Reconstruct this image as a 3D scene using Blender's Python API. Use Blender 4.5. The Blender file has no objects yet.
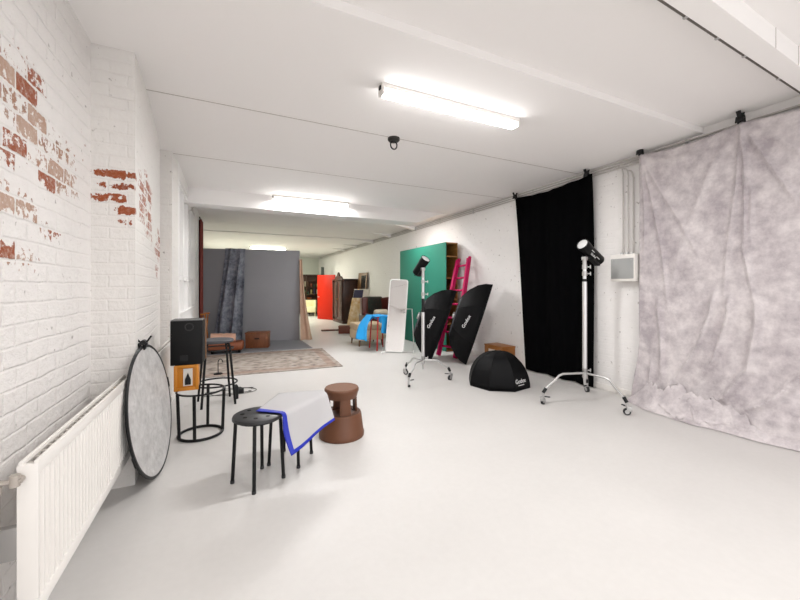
import bpy, bmesh, math, random
from mathutils import Vector, Matrix, Euler, noise

# ------------------------------------------------------------------ camera, world, light, exposure
sc = bpy.context.scene
col = sc.collection
PI = math.pi
H = 1.30                                   # eye height
cam_d = bpy.data.cameras.new('camera')
cam_d.sensor_width = 36.0
cam_d.lens = 361.0 * 36.0 / 800.0
cam_d.shift_y = -13.0 / 800.0
cam_d.clip_start = 0.02
cam = bpy.data.objects.new('camera', cam_d)
cam.location = (0, 0, H)
cam.rotation_euler = (PI / 2, 0, -math.radians(25.5))
col.objects.link(cam)
sc.camera = cam

world = bpy.data.worlds.new('world')
sc.world = world
world.use_nodes = True
bgn = world.node_tree.nodes['Background']
bgn.inputs[0].default_value = (0.93, 0.96, 1.0, 1)
bgn.inputs[1].default_value = 1.0

sc.view_settings.view_transform = 'Standard'
sc.view_settings.look = 'None'
sc.view_settings.gamma = 1.0
sc.view_settings.use_curve_mapping = False
sc.view_settings.exposure = 0.86

TUBE = 31.0                                # watts given off downward by one tube lamp
def area(name, loc, rot, sx, sy, power, color=(1, 1, 1)):
    l = bpy.data.lights.new(name, 'AREA')
    l.shape = 'RECTANGLE'
    l.size, l.size_y = sx, sy
    l.energy = power
    l.color = color
    o = bpy.data.objects.new(name, l)
    o.location = loc
    o.rotation_euler = rot
    col.objects.link(o)
    return o
# added fill light, set at an unseen window behind the photographer
area('rear_fill_light', (1.75, -4.05, 1.55), (PI / 2, 0, 0), 4.6, 2.3, 8, (0.97, 0.98, 1.0))

# ------------------------------------------------------------------ helpers
def lin(hexs):
    v = [int(hexs[i:i + 2], 16) / 255 for i in (0, 2, 4)]
    return tuple(((c + 0.055) / 1.055) ** 2.4 if c > 0.04045 else c / 12.92 for c in v) + (1,)

MATS = {}
def mat(name, hexs='808080', rough=0.5, metal=0.0, var=0.0, vscale=6.0, bump=0.0, bscale=60.0, spec=0.5, sheen=0.0):
    if name in MATS: return MATS[name]
    m = bpy.data.materials.new(name); m.use_nodes = True
    nt = m.node_tree; b = nt.nodes['Principled BSDF']
    b.inputs['Base Color'].default_value = lin(hexs)
    b.inputs['Roughness'].default_value = rough
    b.inputs['Metallic'].default_value = metal
    b.inputs['Specular IOR Level'].default_value = spec
    if sheen: b.inputs['Sheen Weight'].default_value = sheen
    tc = nt.nodes.new('ShaderNodeTexCoord')
    if var:
        n = nt.nodes.new('ShaderNodeTexNoise'); n.inputs['Scale'].default_value = vscale; n.inputs['Detail'].default_value = 6
        nt.links.new(tc.outputs['Object'], n.inputs['Vector'])
        mx = nt.nodes.new('ShaderNodeMix'); mx.data_type = 'RGBA'
        c = lin(hexs)
        mx.inputs[6].default_value = tuple(x * (1 - var) for x in c[:3]) + (1,)
        mx.inputs[7].default_value = tuple(min(1, x * (1 + var)) for x in c[:3]) + (1,)
        nt.links.new(n.outputs['Fac'], mx.inputs[0]); nt.links.new(mx.outputs[2], b.inputs['Base Color'])
    if bump:
        n2 = nt.nodes.new('ShaderNodeTexNoise'); n2.inputs['Scale'].default_value = bscale; n2.inputs['Detail'].default_value = 4
        nt.links.new(tc.outputs['Object'], n2.inputs['Vector'])
        bp = nt.nodes.new('ShaderNodeBump'); bp.inputs['Strength'].default_value = bump; bp.inputs['Distance'].default_value = 0.01
        nt.links.new(n2.outputs['Fac'], bp.inputs['Height']); nt.links.new(bp.outputs['Normal'], b.inputs['Normal'])
    MATS[name] = m
    return m

def ramp(nt, fac, stops):
    r = nt.nodes.new('ShaderNodeValToRGB')
    el = r.color_ramp.elements
    while len(el) < len(stops): el.new(0.5)
    for e, (p, c) in zip(el, stops): e.position = p; e.color = c
    nt.links.new(fac, r.inputs[0])
    return r.outputs[0]
def mth(nt, op, a, b=None, clamp=False):
    n = nt.nodes.new('ShaderNodeMath'); n.operation = op; n.use_clamp = clamp
    for i, v in enumerate((a, b)):
        if v is None: continue
        if isinstance(v, (int, float)): n.inputs[i].default_value = v
        else: nt.links.new(v, n.inputs[i])
    return n.outputs[0]
def mixc(nt, fac, a, b):
    n = nt.nodes.new('ShaderNodeMix'); n.data_type = 'RGBA'
    if isinstance(fac, (int, float)): n.inputs[0].default_value = fac
    else: nt.links.new(fac, n.inputs[0])
    for i, v in ((6, a), (7, b)):
        if isinstance(v, tuple): n.inputs[i].default_value = v
        else: nt.links.new(v, n.inputs[i])
    return n.outputs[2]
def noise_tex(nt, vec, scale, detail=4, rough=0.5):
    n = nt.nodes.new('ShaderNodeTexNoise'); n.inputs['Scale'].default_value = scale
    n.inputs['Detail'].default_value = detail; n.inputs['Roughness'].default_value = rough
    nt.links.new(vec, n.inputs['Vector'])
    return n.outputs['Fac']

def brick_mat(name, paint, patches, bumpk, bw=0.225, rh=0.074):
    """painted brick; patches = (u, z, ru, rz, strength, vivid) where the paint has flaked off"""
    m = bpy.data.materials.new(name); m.use_nodes = True
    nt = m.node_tree; b = nt.nodes['Principled BSDF']
    tc = nt.nodes.new('ShaderNodeTexCoord')
    sp = nt.nodes.new('ShaderNodeSeparateXYZ'); nt.links.new(tc.outputs['Object'], sp.inputs[0])
    u = mth(nt, 'ADD', sp.outputs[0], sp.outputs[1])
    z = sp.outputs[2]
    wob = noise_tex(nt, tc.outputs['Object'], 5.0, 3)
    zz = mth(nt, 'ADD', z, mth(nt, 'MULTIPLY', mth(nt, 'SUBTRACT', wob, 0.5), 0.022))
    uu = mth(nt, 'ADD', u, mth(nt, 'MULTIPLY', mth(nt, 'SUBTRACT', wob, 0.5), 0.03))
    cb = nt.nodes.new('ShaderNodeCombineXYZ'); nt.links.new(uu, cb.inputs[0]); nt.links.new(zz, cb.inputs[1])
    br = nt.nodes.new('ShaderNodeTexBrick')
    br.inputs['Scale'].default_value = 1.0
    br.inputs['Brick Width'].default_value = bw
    br.inputs['Row Height'].default_value = rh
    br.inputs['Mortar Size'].default_value = 0.009
    br.inputs['Mortar Smooth'].default_value = 0.9
    br.inputs['Color1'].default_value = (0, 0, 0, 1); br.inputs['Color2'].default_value = (1, 1, 1, 1)
    br.inputs['Mortar'].default_value = (0.5, 0.5, 0.5, 1)
    nt.links.new(cb.outputs[0], br.inputs['Vector'])
    rnd = br.outputs['Color']; mor = br.outputs['Fac']
    fine = noise_tex(nt, tc.outputs['Object'], 30.0, 7, 0.65)
    mid = noise_tex(nt, tc.outputs['Object'], 13.0, 5, 0.6)
    base = mixc(nt, mid, tuple(c * 0.93 for c in lin(paint)[:3]) + (1,), lin(paint))
    colr = base
    if patches:
        tot = None
        for (pu, pz, ru, rz, st, _v) in patches:
            du = mth(nt, 'DIVIDE', mth(nt, 'SUBTRACT', u, pu), ru)
            dz = mth(nt, 'DIVIDE', mth(nt, 'SUBTRACT', z, pz), rz)
            d = mth(nt, 'SQRT', mth(nt, 'ADD', mth(nt, 'MULTIPLY', du, du), mth(nt, 'MULTIPLY', dz, dz)))
            k = mth(nt, 'MULTIPLY', mth(nt, 'SUBTRACT', 1.45, d, True), st * 0.92)
            tot = k if tot is None else mth(nt, 'MAXIMUM', tot, k)
        v = mth(nt, 'ADD', tot, mth(nt, 'MULTIPLY', mth(nt, 'SUBTRACT', rnd, 0.5), 0.75))
        v = mth(nt, 'ADD', v, mth(nt, 'MULTIPLY', mth(nt, 'SUBTRACT', fine, 0.5), 2.7))
        v = mth(nt, 'SUBTRACT', v, mth(nt, 'MULTIPLY', mor, 0.55))
        ex = mth(nt, 'MULTIPLY', mth(nt, 'SUBTRACT', v, 0.86), 9.0, True)
        ex = mth(nt, 'MULTIPLY', ex, mth(nt, 'GREATER_THAN', tot, 0.02))
        redn = mth(nt, 'ADD', mth(nt, 'MULTIPLY', rnd, 0.6), mth(nt, 'MULTIPLY', mid, 0.5))
        vivid = patches[0][5]
        brickc = ramp(nt, redn, [(0.2, lin('85604c' if not vivid else '6f3117')), (0.5, lin('ab8068' if not vivid else '94431c')), (0.8, lin('bda08e' if not vivid else '9c5632'))])
        # some bricks keep a strong red
        hot = mth(nt, 'GREATER_THAN', rnd, 0.86)
        brickc = mixc(nt, hot, brickc, lin('96481f'))
        dust = mth(nt, 'MULTIPLY', mth(nt, 'SUBTRACT', noise_tex(nt, tc.outputs['Object'], 45.0, 5, 0.7), 0.46), 3.5, True)
        brickc = mixc(nt, mth(nt, 'MULTIPLY', dust, 0.25 if vivid else 0.6), brickc, lin('d9cbc0'))
        colr = mixc(nt, ex, base, brickc)
    # specks where the paint pitted
    speck = mth(nt, 'MULTIPLY', mth(nt, 'SUBTRACT', noise_tex(nt, tc.outputs['Object'], 24.0, 2), 0.70), 14.0, True)
    colr = mixc(nt, mth(nt, 'MULTIPLY', speck, 0.55), colr, lin('6b5c52'))
    nt.links.new(colr, b.inputs['Base Color'])
    b.inputs['Roughness'].default_value = 0.6
    b.inputs['Specular IOR Level'].default_value = 0.3
    hgt = mth(nt, 'ADD', mth(nt, 'MULTIPLY', mor, -0.33), mth(nt, 'MULTIPLY', fine, 0.95))
    hgt = mth(nt, 'ADD', hgt, mth(nt, 'MULTIPLY', mid, 0.55))
    hgt = mth(nt, 'ADD', hgt, mth(nt, 'MULTIPLY', rnd, 0.12))
    bp = nt.nodes.new('ShaderNodeBump'); bp.inputs['Strength'].default_value = bumpk; bp.inputs['Distance'].default_value = 0.012
    nt.links.new(hgt, bp.inputs['Height']); nt.links.new(bp.outputs['Normal'], b.inputs['Normal'])
    return m

def emit_mat(name, color, s):
    m = bpy.data.materials.new(name); m.use_nodes = True
    b = m.node_tree.nodes['Principled BSDF']
    b.inputs['Base Color'].default_value = (0.9, 0.9, 0.9, 1)
    b.inputs['Emission Color'].default_value = color + (1,)
    b.inputs['Emission Strength'].default_value = s
    return m

def mottle_mat(name, c1, c2, scale, rough=0.9, c3=None):
    m = bpy.data.materials.new(name); m.use_nodes = True
    nt = m.node_tree; b = nt.nodes['Principled BSDF']
    tc = nt.nodes.new('ShaderNodeTexCoord')
    a = noise_tex(nt, tc.outputs['Object'], scale, 8, 0.68)
    bb = noise_tex(nt, tc.outputs['Object'], scale * 0.35, 3, 0.5)
    v = mth(nt, 'ADD', mth(nt, 'MULTIPLY', a, 0.65), mth(nt, 'MULTIPLY', bb, 0.35))
    st = [(0.38, lin(c1)), (0.62, lin(c2))]
    nt.links.new(ramp(nt, v, st), b.inputs['Base Color'])
    b.inputs['Roughness'].default_value = rough
    b.inputs['Specular IOR Level'].default_value = 0.2
    w = noise_tex(nt, tc.outputs['Object'], 40, 4)
    bp = nt.nodes.new('ShaderNodeBump'); bp.inputs['Strength'].default_value = 0.12; bp.inputs['Distance'].default_value = 0.01
    nt.links.new(w, bp.inputs['Height']); nt.links.new(bp.outputs['Normal'], b.inputs['Normal'])
    return m

def wood_mat(name, c1, c2, scale=(2, 2, 14), rough=0.45):
    if name in MATS: return MATS[name]
    m = bpy.data.materials.new(name); m.use_nodes = True
    nt = m.node_tree; b = nt.nodes['Principled BSDF']
    tc = nt.nodes.new('ShaderNodeTexCoord')
    mp = nt.nodes.new('ShaderNodeMapping'); mp.inputs['Scale'].default_value = scale
    nt.links.new(tc.outputs['Object'], mp.inputs['Vector'])
    a = noise_tex(nt, mp.outputs[0], 3.0, 6, 0.6)
    nt.links.new(ramp(nt, a, [(0.3, lin(c1)), (0.7, lin(c2))]), b.inputs['Base Color'])
    b.inputs['Roughness'].default_value = rough
    MATS[name] = m
    return m

class MB:
    def __init__(s): s.bm = bmesh.new()
    def _xf(s, vs, M): 
        if M is not None: bmesh.ops.transform(s.bm, matrix=M, verts=vs)
    def box(s, c, d, rot=None, bev=0.0, seg=2):
        r = bmesh.ops.create_cube(s.bm, size=1.0); vs = r['verts']
        bmesh.ops.scale(s.bm, vec=Vector(d), verts=vs)
        if bev:
            es = list({e for v in vs for e in v.link_edges})
            rb = bmesh.ops.bevel(s.bm, geom=vs + es, offset=bev, segments=seg, affect='EDGES', profile=0.5)
            vs = list({v for f in rb['faces'] for v in f.verts} | {v for v in vs if v.is_valid})
        M = Matrix.Translation(Vector(c))
        if rot is not None: M = M @ (rot if isinstance(rot, Matrix) else Euler(rot).to_matrix().to_4x4())
        s._xf(vs, M); return s
    def cyl(s, p0, p1, r0, r1=None, n=16):
        p0, p1 = Vector(p0), Vector(p1); d = p1 - p0
        r = bmesh.ops.create_cone(s.bm, cap_ends=True, segments=n, radius1=r0, radius2=r0 if r1 is None else r1, depth=d.length)
        M = Matrix.Translation((p0 + p1) / 2) @ d.to_track_quat('Z', 'Y').to_matrix().to_4x4()
        s._xf(r['verts'], M); return s
    def tube(s, pts, r, n=8, closed=False):
        pts = [Vector(p) for p in pts]; N = len(pts); rings = []
        up = None
        for i, p in enumerate(pts):
            if closed: t = pts[(i + 1) % N] - pts[i - 1]
            else: t = pts[min(i + 1, N - 1)] - pts[max(i - 1, 0)]
            t.normalize()
            if up is None:
                up = Vector((0, 0, 1)) if abs(t.z) < 0.9 else Vector((1, 0, 0))
            a = (up - t * up.dot(t)).normalized(); up = a; b2 = t.cross(a)
            rings.append([s.bm.verts.new(p + (a * math.cos(2 * PI * k / n) + b2 * math.sin(2 * PI * k / n)) * r) for k in range(n)])
        for i in range(N if closed else N - 1):
            A, B = rings[i], rings[(i + 1) % N]
            for k in range(n): s.bm.faces.new((A[k], A[(k + 1) % n], B[(k + 1) % n], B[k]))
        if not closed:
            s.bm.faces.new(rings[0][::-1]); s.bm.faces.new(rings[-1])
        return s
    def ring(s, c, R, r, n=36, m=8):
        return s.tube([(c[0] + R * math.cos(2 * PI * k / n), c[1] + R * math.sin(2 * PI * k / n), c[2]) for k in range(n)], r, m, True)
    def lathe(s, prof, n=32, M=None, a0=0.0, a1=2 * PI, close_prof=False):
        full = abs(a1 - a0 - 2 * PI) < 1e-6
        cols = n if full else n + 1; rings = []; allv = []
        for k in range(cols):
            a = a0 + (a1 - a0) * k / n
            rg = [s.bm.verts.new((r * math.cos(a), r * math.sin(a), z)) for r, z in prof]
            rings.append(rg); allv += rg
        m = len(prof)
        for k in range(n):
            A, B = rings[k], rings[(k + 1) % cols]
            for j in range(m if close_prof else m - 1):
                j2 = (j + 1) % m
                s.bm.faces.new((A[j], B[j], B[j2], A[j2]))
        if not full and close_prof:
            s.bm.faces.new(rings[0]); s.bm.faces.new(rings[-1][::-1])
        bmesh.ops.remove_doubles(s.bm, verts=allv, dist=1e-6)
        s._xf([v for v in allv if v.is_valid], M); return s
    def grid(s, fn, nu, nv):
        g = [[s.bm.verts.new(fn(i / nu, j / nv)) for j in range(nv + 1)] for i in range(nu + 1)]
        for i in range(nu):
            for j in range(nv): s.bm.faces.new((g[i][j], g[i + 1][j], g[i + 1][j + 1], g[i][j + 1]))
        return s
    def prism(s, poly, ext):
        ext = Vector(ext)
        a = [s.bm.verts.new(p) for p in poly]; b2 = [s.bm.verts.new(Vector(p) + ext) for p in poly]
        s.bm.faces.new(a[::-1]); s.bm.faces.new(b2)
        for i in range(len(a)):
            j = (i + 1) % len(a); s.bm.faces.new((a[i], a[j], b2[j], b2[i]))
        return s
    def sph(s, c, r, n=20):
        q = bmesh.ops.create_uvsphere(s.bm, u_segments=n, v_segments=n // 2, radius=1)
        s._xf(q['verts'], Matrix.Translation(Vector(c)) @ Matrix.Diagonal((r[0], r[1], r[2], 1))); return s
    def mul(s, M): bmesh.ops.transform(s.bm, matrix=M, verts=s.bm.verts[:]); return s
    def build(s, name, m, parent=None, thick=0.0, label=None, ang=35, sub=0, off=0.0, fix=True):
        if fix: bmesh.ops.recalc_face_normals(s.bm, faces=s.bm.faces[:])
        me = bpy.data.meshes.new(name); s.bm.to_mesh(me); s.bm.free()
        for p in me.polygons: p.use_smooth = True
        me.set_sharp_from_angle(angle=math.radians(ang))
        for mm in (m if isinstance(m, list) else [m]): me.materials.append(mm)
        o = bpy.data.objects.new(name, me); col.objects.link(o)
        if parent is not None: o.parent = parent
        if thick:
            md = o.modifiers.new('thickness', 'SOLIDIFY'); md.thickness = thick; md.offset = off
        if sub:
            md = o.modifiers.new('smooth', 'SUBSURF'); md.levels = sub; md.render_levels = sub
        if label: o['label'] = label
        return o

def tag(o, label, cat, group=None, kind=None):
    o['label'] = label; o['category'] = cat
    if group: o['group'] = group
    if kind: o['kind'] = kind
    return o
def thing(name, label, cat, loc=(0, 0, 0), rz=0.0, group=None):
    o = bpy.data.objects.new(name, None); col.objects.link(o)
    o.empty_display_size = 0.1
    o.location = loc; o.rotation_euler = (0, 0, rz)
    return tag(o, label, cat, group)
def struct(o):
    o['kind'] = 'structure'; return o
def dup(root):
    r = root.copy(); col.objects.link(r)
    for ch in list(root.children):
        c = ch.copy(); col.objects.link(c); c.parent = r
        for g in list(ch.children):
            d = g.copy(); col.objects.link(d); d.parent = c
    return r
def text_mesh(txt, size, M, name, m, parent, label=None, ext=0.0006):
    cu = bpy.data.curves.new('t', 'FONT'); cu.body = txt; cu.size = size; cu.extrude = ext
    cu.align_x = 'CENTER'; cu.align_y = 'CENTER'
    t = bpy.data.objects.new('t', cu); col.objects.link(t)
    dg = bpy.context.evaluated_depsgraph_get(); dg.update()
    me = bpy.data.meshes.new_from_object(t.evaluated_get(dg))
    bpy.data.objects.remove(t); bpy.data.curves.remove(cu)
    me.transform(M); me.name = name; me.materials.clear(); me.materials.append(m)
    o = bpy.data.objects.new(name, me); col.objects.link(o); o.parent = parent
    if label: o['label'] = label
    return o
def frame_m(o, x, y, z):
    """matrix with the given axes as columns"""
    return Matrix(((x[0], y[0], z[0], o[0]), (x[1], y[1], z[1], o[1]), (x[2], y[2], z[2], o[2]), (0, 0, 0, 1)))

# ------------------------------------------------------------------ materials
M_CEIL = mat('ceiling_paint', 'f7f4f2', 0.85, bump=0.08, bscale=9)
M_FRAMEW = mat('white_gloss', 'f0eeec', 0.35)
M_WHITE = mat('white_enamel', 'e9e5e0', 0.35)
M_BLACK = mat('black_plastic', '0e0e10', 0.5, spec=0.35)
M_BLKMET = mat('black_metal', '09090a', 0.5, spec=0.3)
M_BLKCLOTH = mat('black_cloth', '060607', 1.0, spec=0.03, bump=0.1, bscale=30)
M_NYLON = mat('black_nylon', '08080a', 0.6, spec=0.15, bump=0.12, bscale=18)
M_NYLONLIT = mat('lit_nylon', '47474b', 0.6, spec=0.3)  # black softbox nylon where light catches it, painted as grey
M_CHROME = mat('chrome', 'dcdcdd', 0.3, 0.8)
M_STEEL = mat('brushed_steel', 'c0bfbe', 0.4, 0.85)
M_RUBBER = mat('rubber', '2a2a2c', 0.7)
M_INK = mat('white_print', 'e8e8e8', 0.6)

# ------------------------------------------------------------------ the room
XR, XL, YF, YB = 4.31, -0.80, 19.0, -4.2
ZC, ZN = 2.84, 2.90

fm = bpy.data.materials.new('floor_epoxy'); fm.use_nodes = True
nt = fm.node_tree; b = nt.nodes['Principled BSDF']
tc = nt.nodes.new('ShaderNodeTexCoord')
n1 = noise_tex(nt, tc.outputs['Object'], 1.1, 5, 0.6); n2 = noise_tex(nt, tc.outputs['Object'], 26, 3)
vv = mth(nt, 'ADD', mth(nt, 'MULTIPLY', n1, 0.7), mth(nt, 'MULTIPLY', n2, 0.3))
nt.links.new(ramp(nt, vv, [(0.3, lin('c6c3c0')), (0.7, lin('cecbc8'))]), b.inputs['Base Color'])
b.inputs['Roughness'].default_value = 0.42
b.inputs['Specular IOR Level'].default_value = 0.4
bp = nt.nodes.new('ShaderNodeBump'); bp.inputs['Strength'].default_value = 0.06; bp.inputs['Distance'].default_value = 0.01
nt.links.new(n2, bp.inputs['Height']); nt.links.new(bp.outputs['Normal'], b.inputs['Normal'])
struct(MB().box((1.7, 7.4, -0.05), (6.4, 23.8, 0.1)).build('floor', fm))

# ceiling: high near strip, then the lower slab behind a step
c = MB()
c.box((1.7, (YB - 0.2 + 1.96) / 2, ZN + 0.05), (6.4, 1.96 - YB + 0.2, 0.1))
c.box((1.7, (1.96 + YF + 0.2) / 2, ZC + 0.08), (6.4, YF + 0.2 - 1.96, 0.16))
struct(c.build('ceiling', M_CEIL))
M_SEAM = mat('ceiling_seam', 'bdb5b0', 0.9)
k = 0
for y in (3.39, 4.88):                                  # narrow open joints in the boards
    k += 1
    struct(MB().box((1.8, y, ZC - 0.001), (5.2, 0.008, 0.004)).build('trim_%d' % k, M_SEAM))
# deep beam, tapering at its right end
k += 1
bm_ = MB()
bm_.prism([(XL, 6.42, ZC + .02), (XL, 6.42, 2.60), (3.45, 6.42, 2.60), (3.95, 6.42, ZC - 0.03), (4.31, 6.42, ZC + .02)], (0, 0.30, 0))
struct(bm_.build('trim_%d' % k, M_CEIL))
for y, d in ((8.1, 0.002), (9.6, 0.002), (11.0, 0.03), (12.6, 0.002), (14.1, .002)):
    k += 1
    bm_ = MB()
    bm_.prism([(XL, y, ZC + .02), (XL, y, ZC - d), (3.7, y, ZC - d), (4.0, y, ZC - d - 0.04), (4.31, y, ZC - d - 0.09), (4.31, y, ZC + .02)], (0, 0.14, 0))
    struct(bm_.build('trim_%d' % k, M_CEIL))
# shallow boxed beam over the photographer's right shoulder, with its seams
k += 1
bx = MB().box((0, 0, 0), (5.6, 0.115, 0.13))
bx.mul(Matrix.Translation((1.9, 1.03, ZN - 0.063)) @ Matrix.Rotation(math.radians(2.0), 4, 'Z'))
struct(bx.build('trim_%d' % k, M_CEIL))
k += 1
bx = MB()
for q in (1.15, 1.52): bx.box((q, -0.058, 0), (0.004, 0.003, 0.128))
bx.mul(Matrix.Translation((1.9, 1.03, ZN - 0.063)) @ Matrix.Rotation(math.radians(2.0), 4, 'Z'))
struct(bx.build('trim_%d' % k, M_SEAM))

# left wall: one crooked brick footprint with two piers
M_LB = brick_mat('painted_brick_left', 'f3efec', [
    (1.25, 2.10, 0.32, 0.22, 1.1, False), (1.52, 2.03, 0.45, 0.14, 1.1, False), (1.62, 1.87, 0.34, 0.12, 1.05, False), (1.35, 1.85, 0.3, 0.08, .9, False), (1.3, 2.28, 0.25, 0.06, .8, False),
    (1.24, 1.67, 0.28, 0.09, 1.0, False), (1.48, 1.60, 0.20, 0.08, 0.9, False), (1.22, 1.42, 0.2, 0.06, 0.95, False), (1.95, 2.1, 0.12, .1, .6, False)], 1.0, 0.19, 0.088)
M_PIER = brick_mat('painted_brick_pier', 'ebe7e3', [(2.26, 2.03, 0.16, 0.035, 1.25, True), (2.29, 1.951, 0.12, 0.034, 1.35, True), (2.24, 1.874, 0.18, 0.034, 0.95, True), (2.30, 1.798, .10, .036, 1.35, True), (2.31, 1.721, .09, .03, 1.05, True),
    (2.62, 1.9, 0.22, 0.26, 0.9, True), (2.85, 1.98, 0.34, 0.22, 1.1, True), (3.0, 1.78, .25, .16, 1.0, True), (3.75, 1.72, 0.4, 0.2, 1.1, True), (3.7, 1.45, .3, .1, .9, True)], 0.7, 0.2, 0.0765)
def wall_from(pts, z0, z1, out):
    """vertical wall with footprint pts, thickened to x = out"""
    poly = [Vector((x, y, z0)) for x, y in pts] + [Vector((out, pts[-1][1], z0)), Vector((out, pts[0][1], z0))]
    return MB().prism(poly, (0, 0, z1 - z0))
struct(wall_from([(XL, YB), (XL, 1.2), (-0.78, 2.90)], -0.02, 2.95, -1.1).build('wall_left', M_LB))
# rounded haunch where the near wall meets the ceiling
k += 1
struct(MB().prism([(XL - .02, 1.9, ZN), (XL + 0.035, 1.9, ZN), (XL + 0.02, 1.9, ZN - 0.09), (XL - .02, 1.9, ZN - 0.15)], (0, 0.98, 0)).build('trim_%d' % k, M_LB))
struct(wall_from([(-0.80, 2.89), (-0.55, 2.89), (-0.583, 3.6), (-0.67, 4.70), (-0.685, 4.80), (-0.571, 4.80), (-0.55, 5.15)], -0.02, 2.95, -1.1).build('wall_left.001', M_PIER))
M_LPL = mat('white_plaster', 'efecea', 0.7, bump=0.15, bscale=25)
wl = wall_from([(-0.55, 5.15), (-0.55, 5.3)], -0.02, 2.95, -1.1)
wl.box((-0.8, 6.5, 0.44), (0.5, 2.4, 0.92)); wl.box((-0.8, 6.5, 2.81), (0.5, 2.4, 0.28))
wl.box((-0.8, 8.35, 1.465), (0.5, 1.3, 2.97))
wl.box((-0.95, 14.05, 1.465), (0.3, 10.1, 2.97))
struct(wl.build('wall_left.002', M_LPL))
# the window in the left wall: frame, mullions and frosted panes closed with white boards
w = bpy.data.objects.new('window_1', None); col.objects.link(w); struct(w)
fr = MB()
for y in (5.33, 5.95, 6.6, 7.25, 7.67): fr.box((-0.60, y, 1.78), (0.07, 0.06, 1.78))
fr.box((-0.60, 6.5, 0.93), (0.12, 2.4, 0.06)); fr.box((-0.6, 6.5, 2.65), (0.07, 2.4, 0.06)); fr.box((-0.6, 6.5, 1.42), (0.05, 2.4, 0.05))
fr.build('window_frame', M_FRAMEW, w)
MB().box((-0.64, 6.5, 1.78), (0.012, 2.36, 1.7)).build('pane', mat('frosted_pane', 'f6f6f6', 0.3), w)

# right wall (painted brick), far wall, unseen wall behind the photographer with an added window
M_RB = brick_mat('painted_brick_right', 'f4f1ef', [], 0.32)
struct(MB().box((XR + 0.1, 7.4, 1.45), (0.2, 23.6, 3.0)).build('wall_right', M_RB))
M_FAR = mat('far_plaster', 'e4e6dc', 0.8)
struct(MB().box((1.7, YF + 0.1, 1.45), (6.2, 0.2, 3.0)).build('wall_back', M_FAR))
wf = MB()
wf.box((1.7, YB - 0.1, 0.15), (6.2, 0.2, 0.4)); wf.box((1.7, YB - 0.1, 2.84), (6.2, 0.2, 0.24))
wf.box((-0.95, YB - 0.1, 1.5), (0.7, 0.2, 2.6)); wf.box((4.25, YB - 0.1, 1.5), (0.5, 0.2, 2.6))
struct(wf.build('wall_front', M_LPL))
w2 = bpy.data.objects.new('window_2', None); col.objects.link(w2); struct(w2)  # added window out of view, goes with the rear fill light
fr = MB()
for x in (-0.57, 0.55, 1.7, 2.85, 3.97): fr.box((x, YB - 0.1, 1.53), (0.07, 0.08, 2.38))
for z in (0.38, 2.68): fr.box((1.7, YB - 0.1, z), (4.6, 0.08, 0.07))
fr.build('window_frame', M_FRAMEW, w2)
struct(MB().box((XR - 0.006, 7.4, 0.035), (0.014, 23.2, 0.07), bev=0.003).build('baseboard_right', M_WHITE))

# ------------------------------------------------------------------ ceiling lamps
def tube_lamp(x0, x1, y, zc, label, color=(1.0, 0.994, 0.989), k=1.0, em=12.0):
    L = x1 - x0
    t = thing('tube_lamp', label, 'ceiling lamp', ((x0 + x1) / 2, y, zc), 0, 'fluorescent tube lamps')
    MB().box((0, 0, -0.018), (L, 0.085, 0.036), bev=0.006).build('housing', M_WHITE, t)
    d = MB().box((0, 0, -0.058), (L - 0.05, 0.082, 0.05), bev=0.018, seg=4)
    d.build('diffuser', emit_mat('lit_diffuser', color, em), t)
    a = area('tube_light', (0, 0, -0.088), (0, 0, 0), L - 0.06, 0.07, TUBE * k, color); a.parent = t
    for s in (-1, 1):
        MB().box((s * (L / 2 - 0.012), 0, -0.05), (0.024, 0.088, 0.06), bev=0.008).build('end_cap', M_WHITE, t)
    MB().box((-L / 2 - 0.004, -0.01, -0.03), (0.012, 0.03, 0.03), bev=0.003).build('cable_gland', M_BLACK, t)
    return t
tube_lamp(1.045, 2.41, 2.545, ZC, 'long white tube lamp nearest the camera, mounted flat on the open ceiling', k=0.8, em=7.0)
tube_lamp(0.68, 1.99, 6.36, ZC, 'lit tube lamp mounted right in front of the deep ceiling beam', em=5.0)
tube_lamp(0.74, 2.05, 14.6, ZC - 0.02, 'small distant tube lamp shining just above the top of grey backdrop panel', (0.95, 1.0, 0.84), 3.2)
# two unseen lamps added behind the photographer to brighten the near floor
tube_lamp(1.0, 2.37, -0.9, ZN, 'added unseen tube lamp on the ceiling behind the photographer, nearer one', k=1.1, em=2.0)
tube_lamp(1.0, 2.37, -3.0, ZN, 'added unseen tube lamp on the ceiling behind the photographer, by the rear window', k=1.1, em=2.0)
tube_lamp(2.5, 3.85, 7.05, ZC, 'added tube lamp hidden behind the deep ceiling beam', k=0.4)  # added out of sight to brighten the deep part of the room
t = thing('ceiling_hook', 'small black round ceiling rose with hanging ring below an open joint', 'ceiling hook', (1.55, 3.40, ZC))
MB().lathe([(0, 0), (0.062, 0), (0.062, -0.022), (0.05, -0.034), (0, -0.034)], 28).build('rose', mat('dark_bronze', '1c1712', 0.5), t)
MB().tube([(0.036 * math.cos(a), 0, -0.072 + 0.042 * math.sin(a)) for a in [2 * PI * q / 24 for q in range(24)]], 0.007, 8, True).build('ring', M_BLKMET, t)

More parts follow.
